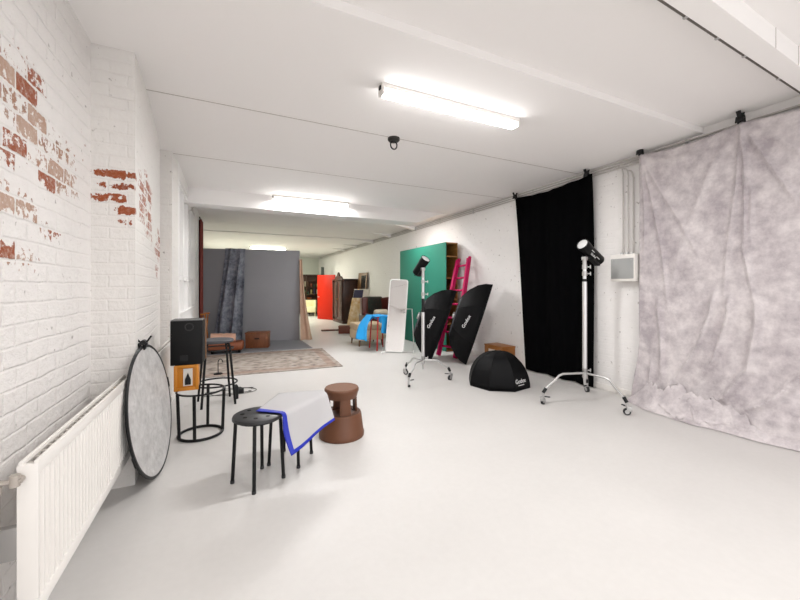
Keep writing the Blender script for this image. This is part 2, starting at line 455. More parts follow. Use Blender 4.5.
# ------------------------------------------------------------------ cables and conduits along the top of the right wall
gr = 'conduits along the top of the right wall'
for q, (z, r, lab) in enumerate(((2.81, 0.011, 'uppermost'), (2.775, 0.009, 'middle'), (2.74, 0.009, 'lowest'))):
    t = thing('wall_conduit', '%s of the long white conduits running along the top of the right wall' % lab, 'conduit', (XR, 0, 0), 0, gr)
    MB().tube([(-0.022, -1.0, z), (-0.022, 8.0, z), (-0.022, 18.5, z)], r, 8).build('pipe', mat('conduit_shaded', 'c4bfba', 0.4), t)  # white pipe greyed so its colour stands in for the shadow lines
    for i in range(7): MB().box((-0.016, 0.9 + i * 1.2, z), (0.03, 0.02, 0.03), bev=0.002).build('pipe_clip', M_STEEL, t)
t = thing('ceiling_cable', 'thin dark cable clipped along the near ceiling beam', 'cable', (1.9, 1.098, ZN - 0.122), math.radians(2.0))
MB().tube([(-2.6, 0, 0.0), (0, 0, 0), (2.35, 0, 0)], 0.006, 6).build('cord', mat('cable_grey', '5d5650', 0.6), t)
for q in (-0.2, 0.36, 0.72, 1.08, 1.62):
    MB().box((q, 0, 0), (0.02, 0.022, 0.018), bev=0.003).build('cable_clip', M_STEEL, t)

# electrical box with three risers
t = thing('electrical_box', 'grey electrical distribution box on the right wall between the two hanging cloths', 'electrical box', (XR, 2.69, 1.365))
MB().box((-0.075, 0, 0.16), (0.15, 0.285, 0.315), bev=0.008).build('enclosure', M_WHITE, t)
MB().box((-0.153, 0.0, 0.15), (0.012, 0.262, 0.235), bev=0.003).build('cover', mat('box_grey', '9fa09f', 0.45), t)
for y in (-0.11, 0.11): MB().cyl((-0.158, y, 0.245), (-0.163, y, 0.245), 0.007).build('screw', M_STEEL, t)
for q, (y, zt) in enumerate(((0.06, 2.775), (0.0, 2.74), (-0.06, 2.70))):
    r = thing('riser_pipe', ('far', 'middle', 'near')[q] + ' one of three white pipes rising from the grey electrical box', 'pipe', (XR, 2.70 + y, 1.68), 0, 'risers above the electrical box')
    MB().tube([(-0.05, 0, -0.001), (-0.03, 0, 0.08), (-0.022, 0, 0.2), (-0.022, 0, zt - 1.80), (-0.022, 0.012, zt - 1.735), (-0.022, 0.03, zt - 1.71), (-0.022, 0.055, zt - 1.70)], 0.009, 10).build('tube', mat('conduit_shaded', 'c4bfba', 0.4), r)
    MB().cyl((-0.05, 0, 0), (-0.047, 0, 0.03), 0.018).build('gland', M_STEEL, r)

# ------------------------------------------------------------------ radiators
def radiator(y0, y1, zb, zt, label, group, xf=-0.56, wl=-0.79):
    L = y1 - y0; h = zt - zb
    t = thing('radiator', label, 'radiator', (xf - 0.06, y0, zb), 0, group)
    def panel(x, sgn):
        m = MB(); p = 0.0385; n = int((L - 0.04) / p); poly = []
        for i in range(n):
            a = 0.02 + i * (L - 0.04) / n; w_ = (L - 0.04) / n
            for fx, fy in ((0.0, 0.0), (0.0, 0.42), (0.009, 0.55), (0.009, 0.87)): poly.append((x + sgn * (fx - 0.009), a + fy * w_))
        poly = [(x - sgn * 0.012, 0.0), (x - sgn * 0.0, 0.0)] + poly + [(x, L), (x - sgn * 0.012, L)]
        m.prism([(a, b_, 0.045) for a, b_ in poly], (0, 0, h - 0.09))
        m.box((x - sgn * 0.005, L / 2, 0.025), (0.012, L, 0.05), bev=0.003); m.box((x - sgn * 0.005, L / 2, h - 0.025), (0.012, L, 0.05), bev=0.003)
        return m
    panel(0.06, 1).build('front_panel', M_WHITE, t)
    panel(0.012, -1).build('back_panel', M_WHITE, t)
    for y in (0.006, L - 0.006): MB().box((0.0345, y, h / 2), (0.052, 0.016, h - 0.02), bev=0.002).build('side_cover', M_WHITE, t)
    g = MB()
    for i in range(int(L / 0.05)): g.box((0.033, 0.03 + i * 0.05, h - 0.018), (0.034, 0.014, 0.008))
    for x in (0.022, 0.044): g.box((x, L / 2, h - 0.018), (0.005, L - 0.03, 0.012))
    g.build('top_grille', mat('grille_grey', 'b9b3ac', 0.5), t)
    for y in (0.25, L - 0.25): MB().box(((wl - xf + 0.06) / 2, y, h * 0.25), (xf - 0.06 - wl - 0.03, 0.03, 0.12), bev=0.003).build('wall_bracket', M_STEEL, t)
    return t, h
t, h = radiator(1.575, 2.87, 0.225, 0.735, 'long ribbed white radiator on the brick wall nearest the camera', 'radiators')
v = MB()
v.cyl((0.02, 0.005, h - 0.05), (0.02, -0.02, h - 0.05), 0.011).cyl((0.03, -0.02, h - 0.05), (-0.03, -0.02, h - 0.05), 0.008)
v.cyl((0.012, -0.02, h - 0.066), (0.012, -0.02, h - 0.03), 0.013).cyl((-0.03, -0.02, h - 0.04), (-0.03, -0.02, h - 0.13), 0.008).cyl((-0.03, -0.02, h - 0.085), (-0.03, -0.02, h - 0.06), 0.012)
v.build('valve', mat('valve_grey', 'b4aca4', 0.35, 0.5), t, label='dull metal valve on the radiator end')
MB().tube([(-0.03, -0.02, h - 0.13), (-0.045, -0.02, h - 0.18), (-0.10, -0.02, h - 0.22), (-0.165, -0.02, h - 0.23)], 0.008).build('pipe', M_WHITE, t)
radiator(3.60, 4.62, 0.18, 0.745, 'white radiator in the recess between the two brick piers, half hidden by reflector', 'radiators', -0.52, -0.58)

# ------------------------------------------------------------------ silver reflector disc leaning on the pier
hd = math.radians(6.0); ln = math.radians(6.5)
tdir = Vector((math.sin(hd), math.cos(hd), 0)); out = Vector((math.cos(hd), -math.sin(hd), 0))
up = (Vector((0, 0, 1)) * math.cos(ln) - out * math.sin(ln)).normalized(); nrm = tdir.cross(up).normalized()
if nrm.dot(out) < 0: nrm = -nrm
R = 0.442
t = thing('reflector_disc', 'round silver photo reflector with black rim leaning against radiator and brick pier', 'reflector', (-0.425, 3.005, 0.0))
Mr = frame_m(up * (R + 0.012), tdir, up, nrm)
m_ = bpy.data.materials.new('silver_foil'); m_.use_nodes = True
nt = m_.node_tree; b = nt.nodes['Principled BSDF']; tc = nt.nodes.new('ShaderNodeTexCoord')
a_ = noise_tex(nt, tc.outputs['Object'], 11, 7, 0.7)
nt.links.new(ramp(nt, a_, [(0.3, lin('b4b2b1')), (0.7, lin('dcdad9'))]), b.inputs['Base Color'])
b.inputs['Metallic'].default_value = 0.25; b.inputs['Roughness'].default_value = 0.5
vo = nt.nodes.new('ShaderNodeTexVoronoi'); vo.inputs['Scale'].default_value = 22; vo.feature = 'F1'; nt.links.new(tc.outputs['Object'], vo.inputs['Vector'])
bp = nt.nodes.new('ShaderNodeBump'); bp.inputs['Strength'].default_value = 0.5; bp.inputs['Distance'].default_value = 0.012
nt.links.new(mth(nt, 'ADD', a_, vo.outputs['Distance']), bp.inputs['Height']); nt.links.new(bp.outputs['Normal'], b.inputs['Normal'])
MB().lathe([(0, 0.003), (R - 0.008, 0.003), (R - 0.008, -0.002), (0, -0.002)], 72, Mr).build('silver_fabric', m_, t)
MB().lathe([(0, -0.003), (R - 0.008, -0.003), (R - 0.008, -0.006), (0, -0.006)], 72, Mr).build('backing', M_BLKCLOTH, t)
MB().lathe([(R - 0.010, 0.006), (R + 0.004, 0.005), (R + 0.010, 0), (R + 0.004, -0.008), (R - 0.010, -0.008)], 72, Mr, close_prof=True).build('rim', M_BLACK, t)
def on_disc(ang, r, n_=0.0): return Vector((Mr @ Vector((r * math.cos(ang), r * math.sin(ang), n_, 1)).to_4d())[:3])
for a in (math.radians(205), math.radians(10)):
    MB().tube([on_disc(a - 0.09, R), on_disc(a - 0.08, R + 0.02), on_disc(a + 0.08, R + 0.02), on_disc(a + 0.09, R)], 0.006).build('grip', M_BLACK, t)
cl = thing('spring_clamp', 'black spring clamp gripping the top rim of silver reflector', 'clamp', tuple(Vector((-0.425, 3.005, 0)) + on_disc(PI / 2, R)))
MB().box((0.012, 0, 0.0), (0.012, 0.05, 0.05), rot=(0, 0.3, 0), bev=0.004).box((-0.02, 0, 0.0), (0.012, 0.05, 0.05), rot=(0, -0.3, 0), bev=0.004).build('jaws', M_BLACK, cl)
MB().cyl((0, -0.026, 0.028), (0, 0.026, 0.028), 0.017).cyl((0.02, 0, 0.03), (0.045, 0, 0.07), 0.006).cyl((-0.02, 0, 0.03), (-0.045, 0, 0.06), 0.006).build('handles', M_BLACK, cl)

# ------------------------------------------------------------------ stand with crate and loudspeaker
t = thing('plant_stand', 'low black tubular stand with floor ring carrying orange box and loudspeaker', 'stand', (-0.215, 3.635, 0))
MB().ring((0, 0, 0.012), 0.172, 0.012).build('base_ring', M_BLKMET, t)
MB().ring((0, 0, 0.392), 0.185, 0.008).build('top_ring', M_BLKMET, t)
for a in (-2.72, -1.78, 0.03, 1.3):
    MB().tube([(0.172 * math.cos(a), 0.172 * math.sin(a), 0.012), (0.185 * math.cos(a), 0.185 * math.sin(a), 0.392)], 0.013).build('leg', M_BLKMET, t)
t = thing('orange_crate', 'small orange box with dark picture window under the loudspeaker', 'box', (-0.325, 3.735, 0.401))
M_OR = mat('orange_card', 'c47c1c', 0.5, var=0.12)
cr = MB().box((0, 0.004, 0.11), (0.175, 0.212, 0.22), bev=0.004)
cr.build('carton', M_OR, t)
f_ = MB()
for s in (-1, 1): f_.box((s * 0.08, -0.108, 0.11), (0.026, 0.014, 0.22), bev=0.003)
for z in (0.013, 0.207): f_.box((0, -0.108, z), (0.135, 0.014, 0.026), bev=0.003)
f_.build('front_frame', M_OR, t)
MB().box((0.012, -0.106, 0.115), (0.07, 0.008, 0.15)).build('picture_window', mat('pale_window', 'cfc8bf', 0.4), t)
pc = MB().box((0.012, -0.112, 0.075), (0.045, 0.006, 0.05), bev=0.004); pc.cyl((0.012, -0.109, 0.1), (0.012, -0.116, 0.1), 0.02, n=12); pc.prism([(-0.008, -0.115, 0.1), (0.032, -0.115, 0.1), (0.012, -0.115, 0.155)], (0, 0.006, 0))
pc.build('picture_figure', M_BLACK, t)
t = thing('loudspeaker', 'black boxy loudspeaker with round rear port standing on orange box', 'speaker', (-0.318, 3.735, 0.622), math.radians(-3))
MB().box((0, 0, 0.192), (0.245, 0.215, 0.384), bev=0.006).build('cabinet', mat('speaker_black', '0b0b0c', 0.6, spec=0.25), t)
MB().box((0.006, 0.118, 0.195), (0.25, 0.02, 0.375), bev=0.006).build('baffle', wood_mat('baffle_wood', '6b4a30', '8a6442'), t)
MB().box((0, 0.0, 0.387), (0.24, 0.21, 0.006)).build('top_panel', mat('speaker_top', '5c5c5c', 0.5), t)
MB().lathe([(0.03, 0.004), (0.036, 0.004), (0.036, -0.002), (0.026, -0.002), (0.0235, 0.04), (0, 0.04)], 24, Matrix.Translation((0.02, -0.106, 0.33)) @ Matrix.Rotation(-PI / 2, 4, 'X')).build('port', mat('port_black', '040404', 0.4), t)
MB().box((-0.02, -0.108, 0.06), (0.06, 0.004, 0.05)).build('terminal_plate', M_BLACK, t)

# ------------------------------------------------------------------ bar stool
t = thing('bar_stool', 'tall black bar stool with grey round seat and ring footrest in front of the rug', 'stool', (-0.115, 4.55, 0))
MB().lathe([(0, 0.712), (0.168, 0.712), (0.178, 0.704), (0.178, 0.688), (0.168, 0.68), (0, 0.68)], 40).build('seat', mat('stool_grey', '434348', 0.6), t)
MB().ring((0, 0, 0.61), 0.172, 0.008).build('brace_ring', M_BLKMET, t)
MB().ring((0, 0, 0.225), 0.212, 0.009).build('footrest_ring', M_BLKMET, t)
for q in range(4):
    a = math.radians(54 + 90 * q)
    ca, sa = math.cos(a), math.sin(a)
    MB().tube([(0.135 * ca, 0.135 * sa, 0.683), (0.158 * ca, 0.158 * sa, 0.66), (0.168 * ca, 0.168 * sa, 0.62), (0.235 * ca, 0.235 * sa, 0.0)], 0.0125).build('leg', M_BLKMET, t)

# ------------------------------------------------------------------ two low round stools, the second under the sheet
def low_stool(loc, rz, label):
    t = thing('stool', label, 'stool', loc, rz, 'low black stacking stools')
    s_ = MB().lathe([(0, 0.452), (0.145, 0.452), (0.158, 0.447), (0.162, 0.438), (0.162, 0.428), (0.154, 0.428), (0.154, 0.436), (0, 0.438)], 48)
    s_.build('seat', mat('stool_black', '1d1d20', 0.42), t)
    for q in range(8):
        a = 2 * PI * q / 8
        MB().lathe([(0, 0.4532), (0.014, 0.4532), (0.014, 0.4515), (0, 0.4515)], 14, Matrix.Translation((0.1 * math.cos(a), 0.1 * math.sin(a), 0))).build('seat_hole', mat('hole_black', '030303', 0.9), t)
    MB().ring((0, 0, 0.42), 0.132, 0.008).build('frame_ring', M_BLKMET, t)
    for q in range(4):
        a = math.radians(45 + 90 * q); ca, sa = math.cos(a), math.sin(a)
        MB().tube([(0.105 * ca, 0.105 * sa, 0.424), (0.13 * ca, 0.13 * sa, 0.421), (0.142 * ca, 0.142 * sa, 0.405), (0.162 * ca, 0.162 * sa, 0.004)], 0.0115).build('leg', M_BLKMET, t)
        f_ = MB().cyl((0.162 * ca, 0.162 * sa, 0), (0.162 * ca, 0.162 * sa, 0.018), 0.0135); f_.build('foot_cap', M_RUBBER, t)
    return t
low_stool((0.185, 2.60, 0), math.radians(32), 'low black stool with perforated round seat nearest the camera')
low_stool((0.43, 2.815, 0), math.radians(-35), 'low black stool hidden under the white and blue sheet')

# the stiff white sheet with blue back and blue border
shm = [mat('sheet_white', 'b4b2b3', 0.7), mat('sheet_blue', '0a22a4', 0.5)]
def lerp3(a, b_, q): return Vector(a).lerp(Vector(b_), q)
def sheet_pt(u, v):
    """u 0..1 along the stools (left to right), v 0..1 from the far edge over the seats and down the near side"""
    zt = 0.461
    far = lerp3((0.172, 2.622, zt), (0.365, 2.985, zt), u / 0.52) if u < 0.52 else lerp3((0.365, 2.985, zt), (0.70, 2.93, zt), (u - 0.52) / 0.48)
    cre = lerp3((0.330, 2.500, zt), (0.705, 2.815, zt), u)
    bot = lerp3((0.372, 2.440, 0.195), (0.735, 2.70, 0.285), u)
    vc = 0.44
    w = 0.07
    if v < vc - w: p = far.lerp(cre, v / vc)
    elif v > vc + w: p = cre.lerp(bot, (v - vc) / (1 - vc))
    else:
        q = (v - vc + w) / (2 * w)
        p0 = far.lerp(cre, (vc - w) / vc); p2 = cre.lerp(bot, w / (1 - vc))
        p = p0 * (1 - q) ** 2 + cre * 2 * q * (1 - q) + p2 * q ** 2
    if v > vc:
        k_ = (v - vc) / (1 - vc)
        p = p + Vector((0.64, -0.77, 0)) * (0.010 * math.sin(u * 6 + 0.5) * k_ - 0.028 * math.exp(-u * 14) * math.sin(k_ * PI))
    return p
bm_ = MB().grid(sheet_pt, 60, 60)
o = bm_.build('draped_sheet', shm, None, thick=0.003, fix=False)
for p in o.data.polygons:
    i, j = divmod(p.index, 60)
    if i < 4 or j > 56: p.material_index = 1
md = o.modifiers['thickness']; md.material_offset = 0
tag(o, 'white sheet with blue border draped over two low black stools', 'sheet')

# ------------------------------------------------------------------ brown kick step stool
M_KICK = mat('kick_brown', '643c24', 0.5, var=0.12, vscale=9)
t = thing('step_stool', 'brown plastic kick step stool standing beside the draped sheet', 'step stool', (0.905, 3.09, 0), math.radians(-92))
MB().lathe([(0.175, 0), (0.194, 0.002), (0.197, 0.03), (0.19, 0.045), (0.172, 0.19), (0.166, 0.205), (0.16, 0.208), (0.11, 0.205), (0.11, 0.19), (0.155, 0.18), (0.175, 0.03)], 56, close_prof=True).build('base', M_KICK, t)
MB().lathe([(0.16, 0.210), (0.118, 0.207), (0.118, 0.2), (0.16, 0.2)], 48, close_prof=True).build('step_tread', mat('tread_dark', '54382a', 0.8, bump=0.4, bscale=120), t)
MB().lathe([(0.108, 0.196), (0, 0.196), (0, 0.18), (0.108, 0.18)], 40).build('inner_floor', M_KICK, t)
sh = MB()
for q in range(4):
    a = PI / 2 * q
    sh.lathe([(0.122, 0.195), (0.136, 0.195), (0.130, 0.36), (0.116, 0.36)], 10, None, a - 0.36, a + 0.36, True)
sh.lathe([(0.131, 0.335), (0.141, 0.37), (0.149, 0.392), (0.149, 0.41), (0.143, 0.418), (0.118, 0.418), (0.118, 0.335)], 48, close_prof=True)
sh.build('upper_shell', M_KICK, t)
MB().lathe([(0, 0.421), (0.142, 0.421), (0.142, 0.405), (0, 0.405)], 48).build('top_tread', mat('tread_brown', '7a5a48', 0.85, bump=0.4, bscale=120), t)

# ------------------------------------------------------------------ rug and grey floor mat
rm = bpy.data.materials.new('rug_weave'); rm.use_nodes = True
nt = rm.node_tree; b = nt.nodes['Principled BSDF']; tc = nt.nodes.new('ShaderNodeTexCoord')
sp = nt.nodes.new('ShaderNodeSeparateXYZ'); nt.links.new(tc.outputs['Object'], sp.inputs[0])
worn = noise_tex(nt, tc.outputs['Object'], 12, 8, 0.75)
ex_ = mth(nt, 'DIVIDE', sp.outputs[0], 0.62); ey_ = mth(nt, 'DIVIDE', sp.outputs[1], 0.48)
rad = mth(nt, 'SQRT', mth(nt, 'ADD', mth(nt, 'MULTIPLY', ex_, ex_), mth(nt, 'MULTIPLY', ey_, ey_)))
rings_ = mth(nt, 'SINE', mth(nt, 'MULTIPLY', rad, 16.0))
vo = nt.nodes.new('ShaderNodeTexVoronoi'); vo.inputs['Scale'].default_value = 9; nt.links.new(tc.outputs['Object'], vo.inputs['Vector'])
pat = mth(nt, 'ADD', mth(nt, 'MULTIPLY', rings_, 0.07), mth(nt, 'MULTIPLY', vo.outputs['Distance'], 0.5))
pat = mth(nt, 'ADD', pat, mth(nt, 'MULTIPLY', worn, 0.75))
rc = ramp(nt, pat, [(0.36, lin('6c6360')), (0.5, lin('8b8078')), (0.62, lin('9b9087')), (0.85, lin('aaa198'))])
bord = mth(nt, 'MAXIMUM', mth(nt, 'SUBTRACT', mth(nt, 'ABSOLUTE', sp.outputs[0]), 0.98), mth(nt, 'SUBTRACT', mth(nt, 'ABSOLUTE', sp.outputs[1]), 0.72))
bl = mth(nt, 'MULTIPLY', mth(nt, 'GREATER_THAN', bord, 0.0), mth(nt, 'LESS_THAN', bord, 0.14))
rc = mixc(nt, mth(nt, 'MULTIPLY', bl, 0.45), rc, lin('8d6f62'))
nt.links.new(rc, b.inputs['Base Color']); b.inputs['Roughness'].default_value = 0.95; b.inputs['Specular IOR Level'].default_value = 0.1
ru = thing('rug', 'faded oriental rug with brownish medallion pattern on the floor before grey panel', 'rug', (0.55, 6.72, 0), math.radians(-3))
MB().box((0, 0, 0.006), (2.4, 1.86, 0.01), bev=0.003).build('pile', rm, ru)
o = MB().grid(lambda u, v: Vector((-0.5 + u * 2.13 - 0.02 * v, 7.72 + v * 1.75, 0.004 + 0.008 * noise.noise((u * 9, v * 5, 0)) ** 2)), 40, 24).build('floor_mat', mat('mat_grey', '85868b', 0.55, var=0.1), None, thick=0.004, off=0)
tag(o, 'smooth grey floor mat between the rug and the grey backdrop panel', 'mat')

# ------------------------------------------------------------------ grey panel with drapes
PA = Vector((-0.69, 9.52, 0)); PBv = Vector((1.60, 9.10, 0))
pa = math.atan2(PBv.y - PA.y, PBv.x - PA.x); PL = (PBv - PA).length
t = thing('backdrop_panel', 'large flat dark grey backdrop panel standing across the room', 'backdrop', tuple(PA), pa)
MB().box((PL / 2, 0.02, 1.10), (PL, 0.04, 2.19), bev=0.003).build('board', mat('panel_grey', 'a09fa4', 0.75, var=0.05, vscale=2), t)
for x in (0.3, PL - 0.3):
    MB().box((x, 0.3, 0.03), (0.05, 0.52, 0.05)).box((x, 0.06, 0.6), (0.04, 0.04, 1.15)).build('rear_foot', wood_mat('pine', 'a8845c', 'c19c70'), t)
def to_panel(u, y, z): return Matrix.Translation(PA) @ Matrix.Rotation(pa, 4, 'Z') @ Vector((u, y, z))
def drape_pt(u, v):
    zt = 2.205
    if v < 0.05:      # over the top edge
        q = v / 0.05; y = 0.055 - 0.075 * q; z = zt - 0.25 * (1 - q) if q < 0.5 else zt - 0.0
        if q < 0.5: z = zt - 0.25 * (1 - q * 2); y = 0.055
        w = 0.0
    else:
        w = (v - 0.05) / 0.95; y = -0.02; z = zt - w * (zt - 0.015)
    le = 0.66 - 0.28 * w ** 1.1; ri = 1.10 - 0.10 * w
    fold = math.sin(u * 15 + 0.6 * math.sin(w * 3)) * (0.05 + 0.12 * w) * 0.8
    y2 = y - 0.03 - 0.06 * w + fold * 0.7 if v >= 0.05 else y
    p = to_panel(le + (ri - le) * u + 0.02 * math.sin(u * 12 + w * 2), min(y2, -0.012) if v >= 0.05 else y, z)
    return p
o = MB().grid(drape_pt, 60, 60).build('mottled_drape', mottle_mat('drape_slate', '666974', 'acafba', 9), None, thick=0.003)
tag(o, 'slate grey mottled cloth hanging in narrow folds over the grey panel', 'cloth')
def pink_pt(u, v):
    z = 1.97 * (1 - v) + 0.012
    w = 0.07 + 0.21 * v ** 1.8
    return to_panel(PL + 0.01 - 0.02 + w * u + 0.03 * v, -0.045 - 0.09 * v * (1 - u) - 0.035 * math.sin(u * 9 + v) * (0.3 + v) - 0.05 * v, z)
o = MB().grid(pink_pt, 24, 40).build('pink_drape', mat('drape_pink', 'cdab95', 0.9, var=0.12, vscale=4), None, thick=0.003)
tag(o, 'pale pink beige cloth hanging down the right end of the grey panel', 'cloth')
o = MB().box((0, 0, 0.06), (0.05, 0.05, 0.14), bev=0.01).box((0.015, 0, 0.0), (0.03, 0.09, 0.05), bev=0.01).build('panel_clamp', M_BLACK)
o.location = to_panel(0.13, 0.02, 2.215); tag(o, 'small black clamp standing on the left top corner of grey panel', 'clamp')

# red curtain by the left wall
def curt(u, v): return Vector((-0.525 + 0.03 * math.sin(u * 26) + 0.01 * math.sin(u * 61), 8.62 + u * 0.62, 2.72 - v * 2.70))
t = thing('curtain', 'dark red curtain hanging at the left wall beside the grey panel', 'curtain', (0, 0, 0))
MB().grid(curt, 50, 10).build('fabric', mat('curtain_red', '7d3a34', 0.85), t, thick=0.004)
MB().cyl((-0.525, 8.5, 2.74), (-0.525, 9.45, 2.74), 0.012).build('rail', M_BLKMET, t)

# wooden chest on the mat
M_CHEST = wood_mat('chest_wood', '6e3d1f', '8a5230', (8, 2, 2))
t = thing('wooden_chest', 'brown wooden box standing on the grey mat before backdrop panel', 'box', (0.585, 8.30, 0.012), math.radians(-14))
MB().box((0, 0, 0.15), (0.46, 0.28, 0.30), bev=0.005).build('body', M_CHEST, t)
MB().box((0, 0, 0.315), (0.47, 0.29, 0.03), bev=0.004).build('lid', M_CHEST, t)
MB().box((0.0, -0.142, 0.2), (0.09, 0.008, 0.03), bev=0.003).build('hand_slot', mat('slot_dark', '2a1609', 0.8), t)

# leather bench with folded pink blanket, X-legged folding frame behind
t = thing('leather_ottoman', 'low brown leather ottoman behind the bar stool seat', 'ottoman', (-0.02, 7.92, 0.012), math.radians(-6))
MB().box((0, 0, 0.13), (0.62, 0.40, 0.16), bev=0.05, seg=4).build('cushion', mat('tan_leather', '8a4a2a', 0.45, var=0.15), t)
for x in (-0.24, 0.24):
    for y in (-0.13, 0.13): MB().cyl((x, y, 0), (x, y, 0.07), 0.02, 0.028).build('leg', M_BLKMET, t)
def blank(u, v):
    a = v * 2 * PI
    rx = 0.17 * (1 + 0.12 * math.sin(u * 9 + 1)); rz = 0.085 * (1 + 0.25 * noise.noise((u * 5, math.cos(a), math.sin(a))))
    return Vector((-0.24 + u * 0.44, rx * math.cos(a) * 0.9, 0.31 + 0.012 - 0.03 * u + rz * math.sin(a)))
t2 = tag(MB().grid(blank, 30, 28).build('folded_blanket', mat('blanket_pink', 'd9ab94', 0.85, var=0.15)), 'crumpled pale pink blanket lying on the brown leather ottoman', 'blanket')
t2.location = (-0.06, 7.92, -0.005)
t = thing('folding_trestle', 'orange wooden folding trestle with crossed legs by the red curtain', 'trestle', (-0.42, 8.42, 0), math.radians(80))
M_ORW = wood_mat('orange_wood', '9a5420', 'c07a35')
for y in (-0.03, 0.03):
    for s in (-1, 1): MB().box((0, y + s * 0.008, 0.37), (0.035, 0.015, 0.82), rot=(0, s * 0.38, 0)).build('leg', M_ORW, t)
MB().box((0.15, 0, 0.75), (0.04, 0.1, 0.03)).box((-0.15, 0, 0.75), (0.04, 0.1, 0.03)).build('top_bar', M_ORW, t)

# cables and bits on the floor by the bar stool
t = thing('wire_hook', 'small black wire hook stand on the rug edge behind the bar stool', 'hook', (-0.13, 5.98, 0.012))
MB().tube([(0, 0, 0.0), (0, 0, 0.17), (0.006, 0, 0.2), (0.03, 0, 0.22), (0.055, 0, 0.2), (0.06, 0, 0.17)], 0.006).build('hook', M_BLKMET, t)
MB().lathe([(0, 0), (0.06, 0), (0.06, 0.012), (0, 0.016)], 24).build('foot', M_BLKMET, t)
t = thing('power_adapter', 'black mains adapter with plug lying on the floor right of the bar stool', 'adapter', (0.13, 4.86, 0), 0.3)
MB().box((0, 0, 0.03), (0.07, 0.12, 0.06), bev=0.008).build('brick', M_BLACK, t)
t = thing('battery_pack', 'upright black battery pack on the floor beside the right bar stool leg', 'battery', (0.085, 4.62, 0), 0.2)
MB().box((0, 0, 0.075), (0.045, 0.07, 0.15), bev=0.008).build('case', M_BLACK, t)
MB().box((0, 0, 0.156), (0.03, 0.05, 0.012), bev=0.003).build('contact_cap', M_RUBBER, t)
random.seed(4)
pts = []
for i in range(60):
    a = i / 59 * 4 * PI
    pts.append((0.0 + 0.27 * math.cos(a) + 0.06 * math.sin(2.3 * a), 4.93 + 0.13 * math.sin(a) + 0.04 * math.cos(1.7 * a), 0.006 + 0.002 * math.sin(3 * a)))
tag(MB().tube(pts, 0.004, 6).build('power_cable', mat('cable_dark', '55534f', 0.5)), 'thin dark cable looped on the floor under the bar stool', 'cable')

# ------------------------------------------------------------------ black cloth on the right wall
def black_pt(u, v):
    y = 4.51 - u * 1.39 - 0.2 * v * (1 - u) ** 1.5 - 0.03 * v
    sag = 0.05 * (1 - (2 * u - 1) ** 2)
    zt = 2.76 - sag
    z = zt - v * (zt - 0.02)
    conv = math.exp(-v * 2.0)
    f = 0.018 * math.sin(u * 16 + 2.2 * v) * (0.35 + v) + 0.012 * math.sin(u * 31 + 3 * v) + 0.02 * math.sin((u * 6 + v * 5)) * conv
    return Vector((XR - 0.075 + f - 0.02 * v, y - 0.02 * math.sin(v * 3) * (u - 0.5), z))
o = MB().grid(black_pt, 90, 60).build('black_backdrop_cloth', M_BLKCLOTH, None, thick=0.003)
tag(o, 'plain black cloth hanging full height on the white right wall', 'cloth')
def clip(loc, label, rz=0.0):
    c = thing('spring_clamp', label, 'clamp', loc, rz, 'black clamps holding the cloths')
    MB().box((-0.022, 0, -0.005), (0.012, 0.06, 0.05), rot=(0, 0.25, 0), bev=0.003).box((0.012, 0, -0.005), (0.012, 0.06, 0.05), rot=(0, -0.25, 0), bev=0.003).build('jaws', M_BLACK, c)
    MB().cyl((-0.005, -0.03, 0.018), (-0.005, 0.03, 0.018), 0.014).build('hinge', M_BLACK, c)
    for s in (-1, 1): MB().box((-0.005 + s * 0.026, 0, 0.045), (0.01, 0.035, 0.055), rot=(0, s * 0.55, 0), bev=0.003).build('handle', M_BLACK, c)
    return c
clip((XR - 0.085, 4.50, 2.765), 'black spring clamp at the far top corner of black cloth')
clip((XR - 0.085, 3.20, 2.762), 'black spring clamp at the near top corner of black cloth')

